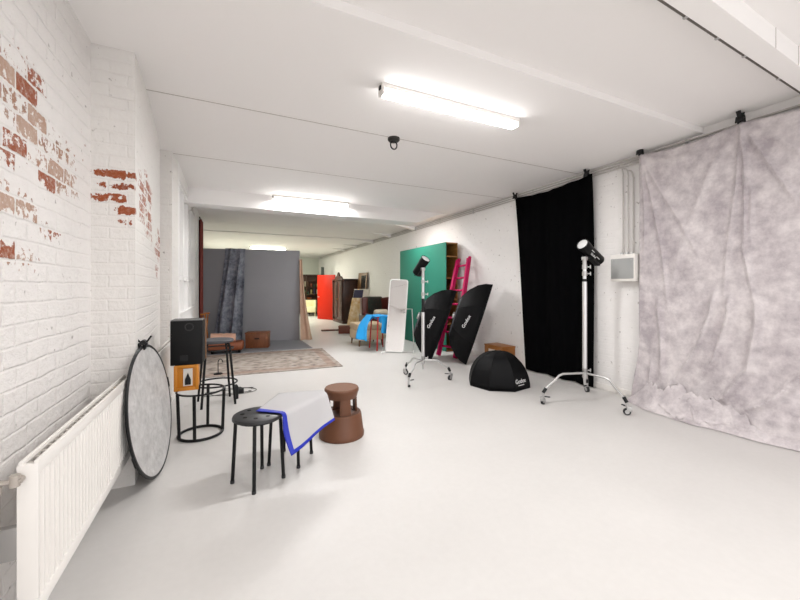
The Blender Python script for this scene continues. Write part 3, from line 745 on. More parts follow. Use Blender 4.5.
# ------------------------------------------------------------------ lilac grey backdrop, hung from clamps, spilling on the floor
CL = [(2.50, 2.805), (1.62, 2.80), (0.72, 2.80)]
def sstep(a, b_, x):
    q = max(0.0, min(1.0, (x - a) / (b_ - a))); return q * q * (3 - 2 * q)
RIDGES = [([(2.33, 1.16), (2.29, 0.73), (2.26, 0.26)], .016, .030), ([(2.38, 0.50), (2.36, 0.17)], .012, .025),
    ([(1.82, 1.25), (1.84, 1.08), (1.94, 0.73), (2.11, 0.39), (2.24, 0.2)], .026, .035), ([(1.71, 1.2), (1.71, 1.04), (1.82, 0.6), (2.02, 0.29)], .024, .032),
    ([(1.51, 1.2), (1.51, 1.01), (1.57, 0.56), (1.74, 0.26), (1.94, 0.18)], .026, .035), ([(1.1, 0.75), (1.25, 0.56), (1.43, 0.31), (1.7, 0.14)], .028, .04),
    ([(0.8, 0.6), (1.0, 0.40), (1.3, 0.16)], .028, .04),
    ([(1.62, 2.78), (1.65, 2.28), (1.72, 1.64), (1.76, 1.18)], .014, .026), ([(1.62, 2.78), (1.59, 2.26), (1.6, 1.63), (1.51, 1.01)], .016, .024),
    ([(1.62, 2.78), (1.55, 2.16), (1.56, 1.54)], .012, .022), ([(1.62, 2.78), (1.4, 2.29), (1.25, 1.97)], .014, .028), ([(1.62, 2.78), (1.25, 2.41), (1.0, 2.3)], .010, .03),
    ([(1.62, 2.78), (1.82, 2.51), (2.02, 1.98), (2.21, 1.27)], .010, .04), ([(2.5, 2.78), (2.46, 2.05), (2.47, 1.6)], .010, .022),
    ([(2.5, 2.78), (2.38, 2.25), (2.28, 1.7), (2.23, 1.06)], .014, .026), ([(2.5, 2.78), (2.3, 2.34), (2.11, 1.99), (1.94, 1.57)], .014, .03), ([(2.5, 2.78), (2.21, 2.64), (1.94, 2.63)], .010, .03),
    ([(0.72, 2.78), (0.9, 2.3), (1.0, 1.6)], .014, .03), ([(0.72, 2.78), (0.72, 2.0), (0.75, 1.0)], .016, .03), ([(0.72, 2.78), (1.05, 2.5), (1.3, 2.5)], .010, .03)]
def seg_d(py_, pz_, a, b_):
    dy, dz = b_[0] - a[0], b_[1] - a[1]
    q = ((py_ - a[0]) * dy + (pz_ - a[1]) * dz) / (dy * dy + dz * dz)
    q = max(0.0, min(1.0, q))
    return math.hypot(py_ - a[0] - q * dy, pz_ - a[1] - q * dz), q
def lilac_x(y, z):
    """stand-off from the wall"""
    f = 0.0
    for pl, amp, wd in RIDGES:
        best, pos = 9.0, 0.0; n_ = len(pl) - 1
        for i in range(n_):
            d, q = seg_d(y, z, pl[i], pl[i + 1])
            if d < best: best, pos = d, (i + q) / n_
        if best < wd * 3: f += 2.0 * amp * math.exp(-(best / (wd * 0.8)) ** 2) * min(1.0, (1.04 - pos) * 3.0) * min(1.0, pos * 5 + 0.25)
    f += 0.014 * noise.noise((y * 2.5, z * 2.0, 3.0)) + 0.004 * noise.noise((y * 9, z * 7.0, 1.0))
    return 0.095 + f + (0.13 - 0.10 * sstep(1.45, 1.85, y)) * sstep(0.55, 0.0, z)
EDGE = [(2.56, 4.10), (2.27, 3.963), (1.89, 3.93), (1.69, 3.983), (1.42, 4.0), (1.22, 4.06), (0.3, 4.06)]
def edge_x(y):
    if y >= EDGE[0][0]: return EDGE[0][1]
    for a, b_ in zip(EDGE[:-1], EDGE[1:]):
        if b_[0] <= y <= a[0]: return b_[1] + (a[1] - b_[1]) * (y - b_[0]) / (a[0] - b_[0])
    return EDGE[-1][1]
def lilac_pt(u, v):
    y = 2.53 - u * 2.15
    top = 2.80
    for a, b_ in zip(CL[:-1], CL[1:]):
        if b_[0] <= y <= a[0]:
            q = (y - b_[0]) / (a[0] - b_[0]); top = 2.80 - 0.045 * 4 * q * (1 - q)
    lump = sstep(2.55, 2.3, y) * sstep(1.25, 1.9, y)      # the crumpled heap at the far end
    zl = 0.05 + 0.08 * lump
    if v <= 0.72:
        q = v / 0.72; z = top - q * (top - zl)
        yy = y + 0.07 * sstep(0.8, 0.0, z) * max(0, 1 - 4 * u)
        return Vector((XR - lilac_x(y, z), yy, z))
    q = (v - 0.72) / 0.28
    base = XR - lilac_x(y, zl); ex2 = edge_x(y)
    def rdg(a_, b_, c_): return 1 - 3.2 * abs(noise.noise((a_, b_, c_)))
    n_ = 0.75 * rdg(y * 4.5 + q * 2.5, q * 2.2 - y * 1.5, 0.3) + 0.4 * rdg(y * 11 - q * 4, q * 5 + y * 2, 4.1)
    ed = (1 - q ** 3)
    hump = (0.010 + 0.17 * lump) * math.sin(PI * min(1, 0.25 + q * 0.9)) ** 0.7
    z = zl * (1 - q) ** 1.3 + hump * (0.42 + 0.8 * n_) * min(1, q * 4)
    return Vector((base + (ex2 - base) * q + (0.006 + 0.065 * lump) * n_ * ed * min(1, q * 4), y + 0.07 * max(0, 1 - 4 * u) + 0.03 * lump * noise.noise((y * 11, q * 6, 9)), max(0.006, z * ed + 0.006)))
M_LIL = mottle_mat('lilac_muslin', 'aaa1a5', 'd9d2d2', 8.5, 0.95)
o = MB().grid(lilac_pt, 230, 170).build('lilac_backdrop_cloth', M_LIL, None, thick=0.003)
tag(o, 'mottled pale lilac grey cloth hanging on the right wall and pooling on the floor', 'cloth')
clip((XR - 0.125, 2.50, 2.815), 'black spring clamp at the left top corner of lilac cloth')
clip((XR - 0.125, 1.62, 2.815), 'black spring clamp in the middle of the lilac cloth top edge')

# ------------------------------------------------------------------ rolling light stands
def caster(parent, p, a):
    """fork, wheel and brake at floor point p"""
    c = MB()
    c.box((p[0] + 0.02 * math.cos(a), p[1] + 0.02 * math.sin(a), 0.065), (0.05, 0.034, 0.05), rot=(0, 0, a), bev=0.006)
    c.cyl((p[0], p[1], 0.09), (p[0], p[1], 0.125), 0.014)
    c.build('fork', M_STEEL, parent)
    d = Vector((-math.sin(a), math.cos(a), 0)) * 0.013
    q = Vector((p[0], p[1], 0.034))
    w_ = MB().cyl(q - d, q + d, 0.034, n=24); w_.build('wheel', M_RUBBER, parent)
    e = d * 1.15
    MB().cyl(q - e, q + e, 0.021, n=20).build('hub_cap', M_STEEL, parent)
    MB().box((p[0] + 0.045 * math.cos(a + 2), p[1] + 0.045 * math.sin(a + 2), 0.085), (0.06, 0.02, 0.01), rot=(0, 0, a + 2), bev=0.003).build('brake', M_RUBBER, parent)
def light_stand(c, feet, zh, ztop, dark, label):
    t = thing('light_stand', label, 'light stand', (c[0], c[1], 0), 0, 'rolling light stands')
    for fx, fy in feet:
        p = Vector((fx - c[0], fy - c[1], 0)); d = p.normalized()
        k1 = p * 0.62
        lg = MB().tube([d * 0.02 + Vector((0, 0, zh)), Vector((k1.x * 0.85, k1.y * 0.85, zh - 0.005)), Vector((k1.x, k1.y, zh - 0.025)), Vector((p.x * 0.72, p.y * 0.72, zh - 0.075)), Vector((p.x * 0.97, p.y * 0.97, 0.155)), Vector((p.x, p.y, 0.12))], 0.0125, 10).build('leg', M_STEEL, t)
        s_ = MB().cyl((p.x * 0.93, p.y * 0.93, 0.175), (p.x, p.y, 0.125), 0.018); s_.build('socket', M_BLACK, lg)
        caster(lg, p, math.atan2(d.y, d.x) + 0.7)
    MB().cyl((0, 0, zh - 0.05), (0, 0, zh + 0.05), 0.026).cyl((0, 0, zh - 0.13), (0, 0, zh - 0.05), 0.012, 0.017).build('hub', M_STEEL, t)
    z1, z2 = dark
    MB().cyl((0, 0, zh + 0.05), (0, 0, z1), 0.024).build('lower_tube', M_CHROME, t)
    MB().cyl((0, 0, z1), (0, 0, z2), 0.022).build('grip_sleeve', M_BLACK, t)
    MB().cyl((0, 0, z2), (0, 0, ztop), 0.019).build('upper_tube', M_CHROME, t)
    for z in (zh + 0.03, z2 + 0.06, z2 + 0.02 + 0.55 * (ztop - z2)):
        MB().cyl((0, 0, z - 0.025), (0, 0, z + 0.025), 0.026).build('collar', M_STEEL, t)
        kb = MB().cyl((0.024, -0.012, z), (0.06, -0.03, z), 0.007).cyl((0.058, -0.029, z - 0.02), (0.058, -0.029, z + 0.02), 0.006)
        kb.build('clamp_knob', M_STEEL, t)
    return t
light_stand((2.455, 4.40), [(2.389, 4.803), (2.126, 4.185), (2.803, 4.254)], 0.285, 1.53, (0.95, 1.14), 'chrome rolling light stand in front of the green cabinet')
light_stand((3.615, 2.765), [(3.161, 2.936), (3.659, 2.317), (4.014, 3.037)], 0.335, 1.60, (1.36, 1.39), 'chrome rolling light stand in front of the black cloth')

def flash(loc, ax, label, L, R_, prints=True):
    """ax points from the tail to the white glass end; loc = swivel on the stand's spigot"""
    t = thing('studio_flash', label, 'studio light', loc, 0, 'studio flash heads')
    ax = Vector(ax).normalized(); side = ax.cross(Vector((0, 0, 1))).normalized(); upv = side.cross(ax).normalized()
    C = upv * (R_ + 0.05) - ax * 0.02 + CR * (0.025 if prints else 0.04)
    Mx = frame_m(C, side, upv, ax)
    MB().lathe([(0, -L / 2), (R_ * 0.8, -L / 2), (R_ * 0.93, -L / 2 + 0.012), (R_ * 0.95, L * 0.2), (R_, L * 0.22), (R_ * 1.04, L / 2), (R_ * 0.93, L / 2), (R_ * 0.93, L / 2 - 0.006), (0, L / 2 - 0.006)], 32, Mx).build('housing', mat('flash_black', '070708', 0.5, spec=0.2), t)
    MB().lathe([(0, L / 2 + 0.012), (R_ * 0.5, L / 2 + 0.008), (R_ * 0.9, L / 2 - 0.003), (R_ * 0.9, L / 2 - 0.006), (0, L / 2 - 0.006)], 32, Mx).build('front_glass', mat('frosted_glass', 'cfcfce', 0.3), t)
    MB().box((0, -R_ * 0.98, -L * 0.28), (R_ * 1.1, R_ * 0.35, L * 0.4), bev=0.008).mul(Mx).build('battery', M_BLACK, t)
    yk = MB().cyl((0, 0, -0.10), (0, 0, 0.012), 0.021).box((0, 0, 0.02), (0.05, 0.05, 0.04), bev=0.006)
    yk.build('swivel', M_STEEL, t)
    y2 = MB().cyl((0, 0, 0.03), tuple(C - upv * (R_ - 0.005)), 0.018); y2.build('yoke', M_BLACK, t)
    MB().cyl(C - ax * L / 2, C - ax * (L / 2 + 0.035), 0.01).cyl(C - ax * L / 2 - upv * 0.03, C - ax * (L / 2 + 0.012) - upv * 0.03, 0.012).build('rear_knob', M_BLACK, t)
    if not prints: return t
    # white print on the flank that faces the room
    flank = (-Vector(loc) + Vector((0, 0, loc[2])) ); flank.z = 0; flank = (flank - ax * flank.dot(ax)).normalized()
    tx = -ax; ty = flank.cross(tx)
    if ty.z < 0: tx, ty = -tx, -ty
    P0 = C + flank * (R_ * 0.955 + 0.001)
    text_mesh('Godox', 0.034, frame_m(P0 + ax * 0.0 - ty * 0.01, tx, ty, flank), 'lettering', M_INK, t)
    MB().box(tuple(P0 + ax * 0.05 + ty * 0.02), (0.05, 0.006, 0.001), rot=frame_m((0, 0, 0), tx, ty, flank)).box(tuple(P0 - ax * 0.07 + ty * 0.004), (0.06, 0.005, 0.001), rot=frame_m((0, 0, 0), tx, ty, flank)).build('printed_line', M_INK, t)
    return t
CR = Vector((math.cos(math.radians(-25.5)), math.sin(math.radians(-25.5)), 0)); CF = Vector((math.sin(math.radians(25.5)), math.cos(math.radians(25.5)), 0))
flash((3.615, 2.765, 1.60), -CR * 0.80 - CF * 0.42 + Vector((0, 0, 0.52)), 'black studio flash head with white front on the stand before black cloth', 0.36, 0.064)
flash((2.455, 4.40, 1.53), CR * 0.42 - CF * 0.45 + Vector((0, 0, 0.66)), 'black studio flash head tilted upward on the stand before green cabinet', 0.28, 0.066, False)

# ------------------------------------------------------------------ black dome softbox lying face down
def dome_rows(R_, Hh, n, rows, p=2.0):
    out_ = []
    for j in range(rows + 1):
        q = j / rows
        ang = q * PI / 2
        r_ = R_ * math.cos(ang) ** 0.9 if j < rows else 0.0
        out_.append((max(r_, 0.012), Hh * math.sin(ang)))
    return out_
def octa(parent, M, R_, Hh, n, a0, mats, names=('shell', 'rib', 'rim'), prof=None):
    prof = prof or dome_rows(R_, Hh, n, 10)
    sh_ = MB()
    rows = [[sh_.bm.verts.new((r_ * math.cos(a0 + 2 * PI * k / n), r_ * math.sin(a0 + 2 * PI * k / n), z)) for k in range(n)] for r_, z in prof]
    for j in range(len(rows) - 1):
        for k in range(n): sh_.bm.faces.new((rows[j][k], rows[j][(k + 1) % n], rows[j + 1][(k + 1) % n], rows[j + 1][k]))
    sh_.bm.faces.new(rows[-1])
    if len(mats) > 2:
        for j_, f_ in enumerate(sh_.bm.faces): f_.material_index = 1 if j_ >= n * 4 else 0  # hub-side rows get the grey that paints light on the shell
    sh_.mul(M); sh_.build('fabric_shell', [mats[0], mats[2]] if len(mats) > 2 else mats[0], parent, thick=0.004, ang=20)
    for k in range(n):
        a = a0 + 2 * PI * k / n
        MB().tube([(r_ * math.cos(a) * 1.003, r_ * math.sin(a) * 1.003, z) for r_, z in prof], 0.006, 6).mul(M).build('rib', mats[1], parent)
    MB().tube([(R_ * math.cos(a0 + 2 * PI * k / n), R_ * math.sin(a0 + 2 * PI * k / n), prof[0][1] + 0.004) for k in range(n)], 0.008, 6, True).mul(M).build('rim', mats[1], parent)
t = thing('dome_softbox', 'black octagonal dome softbox lying face down on the floor', 'softbox', (3.285, 3.815, 0))
a0 = math.radians(-90 - 25.5 - 22.5 - 8)
Rr, Hh = 0.405, 0.435
octa(t, Matrix.Translation((0, 0, 0.004)), Rr, Hh, 8, a0, (M_NYLON, M_NYLON))
MB().lathe([(0, Hh + .012), (0.02, Hh + .012), (0.03, Hh), (0.03, Hh - 0.02), (0, Hh - 0.02)], 20).build('hub_cap', M_BLACK, t)
# lettering on the panel to the right of the middle one
am = a0 + 2 * PI * 1.5 / 8 + 0.0
def dome_at(a, rel, h):
    q = math.asin(h / Hh); r_ = Rr * math.cos(q) ** 0.9 * math.cos(PI / 8)
    return Vector((r_ * math.cos(a) - rel * math.sin(a), r_ * math.sin(a) + rel * math.cos(a), h))
p0 = dome_at(am, -0.03, 0.09); p1 = dome_at(am, -0.03, 0.135)
ty = (p1 - p0).normalized(); tx = Vector((-math.sin(am), math.cos(am), 0)); tz = tx.cross(ty).normalized()
text_mesh('Godox', 0.074, frame_m((p0 + p1) / 2 + tz * 0.006, tx, ty, tz), 'lettering', M_INK, t)
MB().box((0, 0, 0), (0.12, 0.007, 0.001)).mul(frame_m(p0 + tz * 0.006 - ty * 0.025, tx, ty, tz)).build('printed_line', M_INK, t)

# ------------------------------------------------------------------ two softboxes leaning in front of the ladder
def leaning(base, heading, tilt, chord, depth, label):
    """rim plane holds the direction 'heading' and the tilted upright; the hub bulges to the left of it"""
    t = thing('softbox', label, 'softbox', (base[0], base[1], 0), 0, 'softboxes leaning by the ladder')
    hv = Vector((math.sin(heading), math.cos(heading), 0)); rt = Vector((math.cos(heading), -math.sin(heading), 0))
    upv = (Vector((0, 0, 1)) * math.cos(tilt) + rt * math.sin(tilt)).normalized()
    ax = hv.cross(upv).normalized()
    if ax.dot(rt) > 0: ax = -ax
    R_ = chord / 2
    prof = [(R_ * q, z) for q, z in ((1, 0.0), (0.965, depth * 0.25), (0.88, depth * 0.5), (0.72, depth * 0.75), (0.52, depth * 0.94), (0.44, depth * 0.985), (0.25, depth), (0.05, depth))]
    M = frame_m(upv * (R_ * 1.081 + 0.008), hv, upv, ax)
    Ms = M @ Matrix.Diagonal((0.62, 1.17, 1, 1))
    octa(t, Ms, R_, depth, 8, PI / 8, (M_NYLON, M_NYLON, M_NYLONLIT), prof=prof)
    MB().lathe([(0, 0.004), (R_ * 0.97, 0.004), (R_ * 0.97, 0.0), (0, 0.0)], 8, Ms @ Matrix.Rotation(PI / 8, 4, 'Z')).build('front_diffuser', mat('diffuser_cloth', 'd9d7d4', 0.8), t)
    MB().lathe([(0.03, depth), (0.06, depth), (0.06, depth + 0.03), (0.03, depth + 0.03)], 20, M, close_prof=True).build('mount_ring', M_STEEL, t)
    return t, M, R_
ray = lambda px: math.atan((px - 400) / 361) + math.radians(25.5)
t, M, R_ = leaning((3.69, 5.10), ray(474) + 0.0, math.radians(18), 1.29, 0.44, 'large black softbox leaning beside the pink ladder, right one')
t3, M3, R3 = leaning((3.31, 5.635), ray(436), math.radians(20), 1.20, 0.47, 'black softbox leaning before the green cabinet, left of pink ladder')
for tt, Mq, Rq, dep in ((t, M, R_, 0.44), (t3, M3, R3, 0.47)):
    # small white logo strip on the near panels
    P = Mq @ Vector((-Rq * 0.62 * 0.80, 0.0, dep * 0.45)); nx = (Mq.to_3x3() @ Vector((-0.83, 0, 0.55))).normalized()
    yv = (Vector((0, 0, 1)) - nx * nx.z).normalized(); xv = yv.cross(nx).normalized()
    R2 = Matrix.Rotation(math.radians(62), 3, 'Z')
    x2 = xv * R2[0][0] + yv * R2[1][0]; y2 = xv * R2[0][1] + yv * R2[1][1]
    text_mesh('Godox', 0.082, frame_m(P + nx * 0.04, x2, y2, nx), 'lettering', M_INK, tt, ext=0.001)

# ------------------------------------------------------------------ pink ladder
M_PINK = mat('ladder_pink', 'c00a58', 0.5, var=0.1, spec=0.2)
t = thing('ladder', 'bright pink wooden double ladder leaning against the right wall', 'ladder', (0, 0, 0))
Lf, Rf = Vector((3.60, 5.83, 0)), Vector((3.72, 5.45, 0)); Lt, Rt = Vector((4.215, 6.06, 1.86)), Vector((4.225, 5.72, 1.88))
for a_, b_ in ((Lf, Lt), (Rf, Rt)):
    d = (b_ - a_).normalized(); w_ = (Rf - Lf).normalized(); n_ = d.cross(w_).normalized(); w2_ = n_.cross(d)
    for q in (0.0, -0.045):
        o0 = a_ + n_ * q * (1 if n_.x > 0 else -1)
        Ln = (b_ - a_).length - (0.0 if q == 0 else 0.05)
        MB().box((0, 0, Ln / 2), (0.046, 0.05, Ln), bev=0.004).mul(frame_m(o0 + Vector((0, 0, 0.008)), w2_, n_, d)).build('rail', M_PINK, t)
for q in (0.10, 0.24, 0.38, 0.52, 0.66, 0.79, 0.92):
    MB().cyl(Lf.lerp(Lt, q), Rf.lerp(Rt, q), 0.02, n=12).build('rung', M_PINK, t)

# ------------------------------------------------------------------ green backed shelf unit
t = thing('shelf_unit', 'tall wooden shelf unit with green painted back standing along the right wall', 'shelf', (3.95, 6.14, 0))
M_GRN = mat('green_board', '24806a', 0.75, var=0.06, vscale=5)
M_SHW = wood_mat('shelf_wood', '8a5c2a', 'b07f42', (2, 2, 12))
MB().box((0.006, 1.07, 1.105), (0.012, 2.14, 2.20), bev=0.002).build('back_board', M_GRN, t, label='green painted back board')
for y in (0.93, 1.2 + 0.92): MB().box((0.15, y, 1.10), (0.27, 0.025, 2.19)).build('upright', M_SHW, t)
for z in (0.012, 0.55, 1.05, 1.48, 1.92, 2.188): MB().box((0.15, 1.07, z), (0.272, 2.13, 0.022)).build('shelf', M_SHW, t)
MB().box((0.277, 1.07, 1.1), (0.012, 2.13, 2.19)).build('wall_side_panel', M_SHW, t)
MB().cyl((0.01, 1.27, 2.2), (0.01, 1.27, 2.26), 0.008).build('peg', M_STEEL, t)

# ------------------------------------------------------------------ standing mirror
f_ = 361.0
def at(px, py, d):
    u = (px - 400) / f_ * d; cth, sth = math.cos(math.radians(25.5)), math.sin(math.radians(25.5))
    return Vector((u * cth + d * sth, d * cth - u * sth, H - (py - 287) * d / f_))
bl_, br_, tl_ = at(385.5, 351, 7.15), at(403.5, 351, 7.12), at(391, 279.5, 7.40)
t = thing('floor_mirror', 'white framed full length mirror tilted on a thin white stand', 'mirror', ((bl_.x + br_.x) / 2, (bl_.y + br_.y) / 2, 0))
X_ = (br_ - bl_); W_ = X_.length; X_.normalize(); Y_ = tl_ - bl_; Y_ = Y_ - X_ * Y_.dot(X_) * 1.0 + X_ * 0.095; Hm = Y_.length; Y_.normalize(); X2 = (X_ - Y_ * X_.dot(Y_)).normalized(); N_ = X2.cross(Y_)
Mm = frame_m(bl_ - t.location, X2, Y_, N_)
MB().box((W_ / 2, Hm / 2, -0.004), (W_ - 0.012, Hm - 0.012, 0.008)).mul(Mm).build('glass', mat('mirror_glass', 'f2f2f2', 0.03, 1.0), t)
def rrect(x0, y0, x1, y1, r_, n=5):
    pts = []
    for cx_, cy_, a0_ in ((x1 - r_, y1 - r_, 0), (x0 + r_, y1 - r_, PI / 2), (x0 + r_, y0 + r_, PI), (x1 - r_, y0 + r_, 1.5 * PI)):
        for q in range(n + 1): pts.append((cx_ + r_ * math.cos(a0_ + q / n * PI / 2), cy_ + r_ * math.sin(a0_ + q / n * PI / 2), 0))
    return pts
MB().tube(rrect(0, 0, W_, Hm, 0.04), 0.009, 8, True).mul(Mm).build('frame', M_FRAMEW, t)
def loc_(v): return Vector(v) - t.location
st = MB()
sa, sb = at(412, 309, 7.36), at(414, 352, 7.3); sb.z = 0.012
st.tube([loc_(sa - CR * 0.14), loc_(sa), loc_(sb), loc_(sb - CR * 0.02 - CF * 0.3)], 0.010)
sc_ = at(382, 354, 7.2); sc_.z = 0.012
sd = at(405, 349, 7.36); sd.z = 0.012
st.tube([loc_(sc_ - CF * 0.25), loc_(sc_ + CF * 0.3)], 0.010)
st.tube([loc_(sc_), loc_(sb - CF * 0.1)], 0.010)
st.build('stand', M_FRAMEW, t)

# ------------------------------------------------------------------ wooden box behind the dome softbox
t = thing('wooden_crate', 'small orange brown wooden box on the floor against the right wall behind dome softbox', 'box', (4.15, 4.79, 0), 0.0)
M_CRT = wood_mat('crate_wood', '85501f', 'a86c30', (2, 8, 2))
MB().box((0, 0, 0.15), (0.28, 0.44, 0.30), bev=0.004).build('body', M_CRT, t)
MB().box((0, 0, 0.311), (0.29, 0.45, 0.022), bev=0.004).build('lid', M_CRT, t)
MB().box((-0.143, 0.02, 0.2), (0.006, 0.17, 0.11)).build('paper_label', mat('paper', 'd8cfc2', 0.8), t)

# ------------------------------------------------------------------ seats: beige seat, leather wing chair, table with blue cloth
M_BEIGE = mat('beige_fabric', 'cfb798', 0.9, var=0.06)
t = thing('beige_seat', 'beige upholstered low seat standing behind the blue draped table', 'seat', (2.86, 7.76, 0))
MB().box((0, 0, 0.24), (0.62, 0.62, 0.22), bev=0.03, seg=3).build('base', M_BEIGE, t)
MB().box((0, 0, 0.42), (0.63, 0.63, 0.15), bev=0.045, seg=4).build('seat_cushion', M_BEIGE, t)
for sx in (-1, 1):
    for sy in (-1, 1): MB().cyl((sx * 0.27, sy * 0.27, 0), (sx * 0.26, sy * 0.26, 0.135), 0.014, 0.022).build('leg', mat('leg_wood', '6a4a30', 0.5), t)

t = thing('wing_chair', 'dark brown leather wing armchair with buttoned back behind the floor mirror', 'armchair', (3.50, 8.64, 0), math.radians(6))
M_LEA = mat('oxblood_leather', '4a1d16', 0.35, var=0.25, vscale=5)
M_LEB = mat('dark_leather', '26231f', 0.3, var=0.2, vscale=5)
MB().box((0, -0.02, 0.27), (0.60, 0.62, 0.22), bev=0.04, seg=3).build('base', M_LEA, t)
MB().box((0, -0.06, 0.43), (0.52, 0.58, 0.13), bev=0.045, seg=4).build('seat_cushion', M_LEA, t)
MB().box((0, 0.28, 0.72), (0.58, 0.13, 0.66), rot=(-0.14, 0, 0), bev=0.06, seg=4).build('backrest', M_LEB, t)
bt = MB()
for i in range(4):
    for j in range(4): bt.sph((-0.19 + i * 0.127 + (0.06 if j % 2 else 0), 0.2 + j * 0.016, 0.62 + j * 0.11), (0.014, 0.01, 0.014), 8)
bt.build('buttons', M_LEA, t)
for s in (-1, 1):
    MB().box((s * 0.37, -0.06, 0.40), (0.15, 0.66, 0.46), bev=0.055, seg=4).build('armrest', M_LEA, t)
    w_ = MB().box((s * 0.34, 0.14, 0.80), (0.17, 0.36, 0.46), rot=(-0.1, 0, s * 0.3), bev=0.045, seg=4); w_.build('wing', M_LEA, t)
    for y in (-0.28, 0.24): MB().cyl((s * 0.28, y, 0), (s * 0.28, y, 0.17), 0.018, 0.028).build('leg', M_BLKMET, t)
o = MB().box((0, 0, 0), (0.40, 0.16, 0.24), rot=(0.5, 0, 0), bev=0.07, seg=5).build('pillow', mat('pillow_cream', 'd9cbb6', 0.9))
o.location = (3.50, 8.48, 0.615); o.rotation_euler = (0, 0, math.radians(4)); tag(o, 'cream pillow lying on the dark leather wing chair', 'pillow')

t = thing('side_table', 'small table with red legs under the bright blue cloth', 'table', (2.885, 7.02, 0))
M_REDL = mat('red_paint', 'b01c1a', 0.4)
MB().box((0, 0, 0.68), (0.30, 0.42, 0.025), bev=0.004).build('table_top', M_REDL, t)
for sx in (-1, 1):
    for sy in (-1, 1): MB().tube([(sx * 0.12, sy * 0.18, 0.67), (sx * 0.155, sy * 0.215, 0.0)], 0.016, 8).build('leg', M_REDL, t)
def bl_pt(u, v):
    # u around: 0 left sloping flap -> top -> 1 right; v across depth (far .. near)
    y = 7.36 - v * 0.60
    s = -0.42 + u * 0.95                        # metres along X, 0..0.42 on the top
    if s < 0:
        x = 2.715 + s * 0.45; z = 0.70 + s * 0.9 + 0.02 * math.sin(v * 7)
        y += -s * 0.55 * (1.15 - v); 
        z -= 0.0
    elif s <= 0.335: x = 2.715 + s; z = 0.702
    else: x = 2.715 + 0.335 + 0.01 * math.sin(v * 9); z = 0.702 - (s - 0.335)
    return Vector((x, y, z + 0.006 * math.sin(u * 20 + v * 9)))
bl2 = MB()
bl2.grid(bl_pt, 60, 30)
del_f = [f for f in bl2.bm.faces if f.calc_center_median().x < 2.712]
bmesh.ops.delete(bl2.bm, geom=del_f, context='FACES')
FT0, FT1, FB0, FB1 = Vector((2.712, 7.36, .704)), Vector((2.712, 7.02, .704)), at(355.5, 338.5, 7.30), at(368, 341.5, 7.0)
def bl_flap(u, v):
    p = FT0.lerp(FT1, u).lerp(FB0.lerp(FB1, u), v)
    return p + Vector((-0.05, 0, 0.03)) * math.sin(PI * v) + Vector((-0.02 * math.sin(u * 8) * v, 0, 0))
bl2.grid(bl_flap, 20, 20)
def bl_front(u, v): return Vector((2.80 + u * 0.25 + 0.012 * math.sin(v * 4), 6.765 - 0.02 * math.sin(u * 9) * v - 0.02 * v, 0.704 - v * (0.33 + 0.05 * u)))
bl2.grid(bl_front, 24, 20)
def bl_side(u, v): return Vector((2.712 + 0.088 * u ** 2 + .0 * v, 6.76 + (1 - u) * 0.42, 0.704 - v * (0.05 + 0.10 * abs(2 * u - 1) ** 2)))
bl2.grid(bl_side, 16, 6)
o = bl2.build('blue_cloth', mat('cloth_blue', '128fd0', 0.8), None, thick=0.004)
tag(o, 'bright sky blue cloth draped over the red legged table and beige seat', 'cloth')

# ------------------------------------------------------------------ leaning boards and canvases at the right wall
def canvas(name, bl, w, h, lean, rz, mats, label, cat, group=None, dep=0.025):
    t = thing(name, label, cat, bl, rz, group)
    Ml = Matrix.Rotation(lean, 4, 'X')
    MB().box((w / 2, dep / 2, h / 2), (w, dep, h), bev=0.003).mul(Ml).build('panel', mats[0], t)
    if len(mats) > 1:
        m_ = MB()
        random.seed(int(w * 1000 + h * 77))
        for q in range(5): m_.box((w * random.uniform(0.2, 0.8), -0.002, h * (0.12 + 0.18 * q)), (w * random.uniform(0.12, 0.4), 0.003, h * random.uniform(0.04, 0.12)))
        m_.mul(Ml).build('painted_shapes', mats[1], t)
    return t
M_CREAM = mat('canvas_cream', 'e3d6bd', 0.8, var=0.08); M_OCH = mat('paint_ochre', 'b5863a', 0.7); M_NAVY = mat('canvas_navy', '262346', 0.6)
rzc = math.radians(-52)
canvas('canvas', (3.42, 11.15, 0), 0.62, 1.00, -0.33, rzc, [mottle_mat('canvas_paint', 'b98f55', 'e4d9c2', 5)], 'cream canvas with ochre blotches leaning in front of the wardrobe side', 'canvas', 'leaning canvases')
canvas('canvas', (3.56, 11.32, 0), 0.6, 1.27, -0.24, rzc, [mat('canvas_white', 'dcd5ca', 0.8)], 'taller pale canvas with a navy block leaning behind the cream one', 'canvas', 'leaning canvases')
MB().box((0.19, -0.002, 1.02), (0.36, 0.004, 0.44)).mul(Matrix.Rotation(-0.24, 4, 'X')).build('navy_block', M_NAVY, bpy.data.objects['canvas.001'])
t = canvas('tall_mirror', (4.05, 12.25, 0), 0.78, 1.80, -0.09, math.radians(-88), [wood_mat('mirror_wood', '6a4526', '9a7142')], 'tall narrow wood framed mirror leaning on the right wall beyond the canvases', 'mirror')
MB().box((0.52, -0.004, 0.95), (0.40, 0.006, 1.5)).mul(Matrix.Rotation(-0.09, 4, 'X')).build('dark_glass', mat('dark_glass', '2e2b29', 0.15), t)
t = thing('floor_plank', 'dark brown plank lying on the floor left of the canvases', 'plank', (2.75, 10.6, 0), math.radians(-8))
MB().box((0, 0, 0.015), (0.52, 0.22, 0.03), bev=0.004).build('board', wood_mat('dark_wood', '3a2417', '5c3a24'), t)
t = thing('red_chest', 'low reddish brown chest on the floor behind the beige seat', 'chest', (3.02, 9.85, 0), math.radians(-20))
MB().box((0, 0, 0.09), (0.42, 0.3, 0.18), bev=0.005).build('body', wood_mat('red_wood', '5a2a1c', '7a3d28'), t)
MB().box((0, 0, 0.195), (0.43, 0.31, 0.03), bev=0.005).build('lid', wood_mat('red_wood', '5a2a1c', '7a3d28'), t)

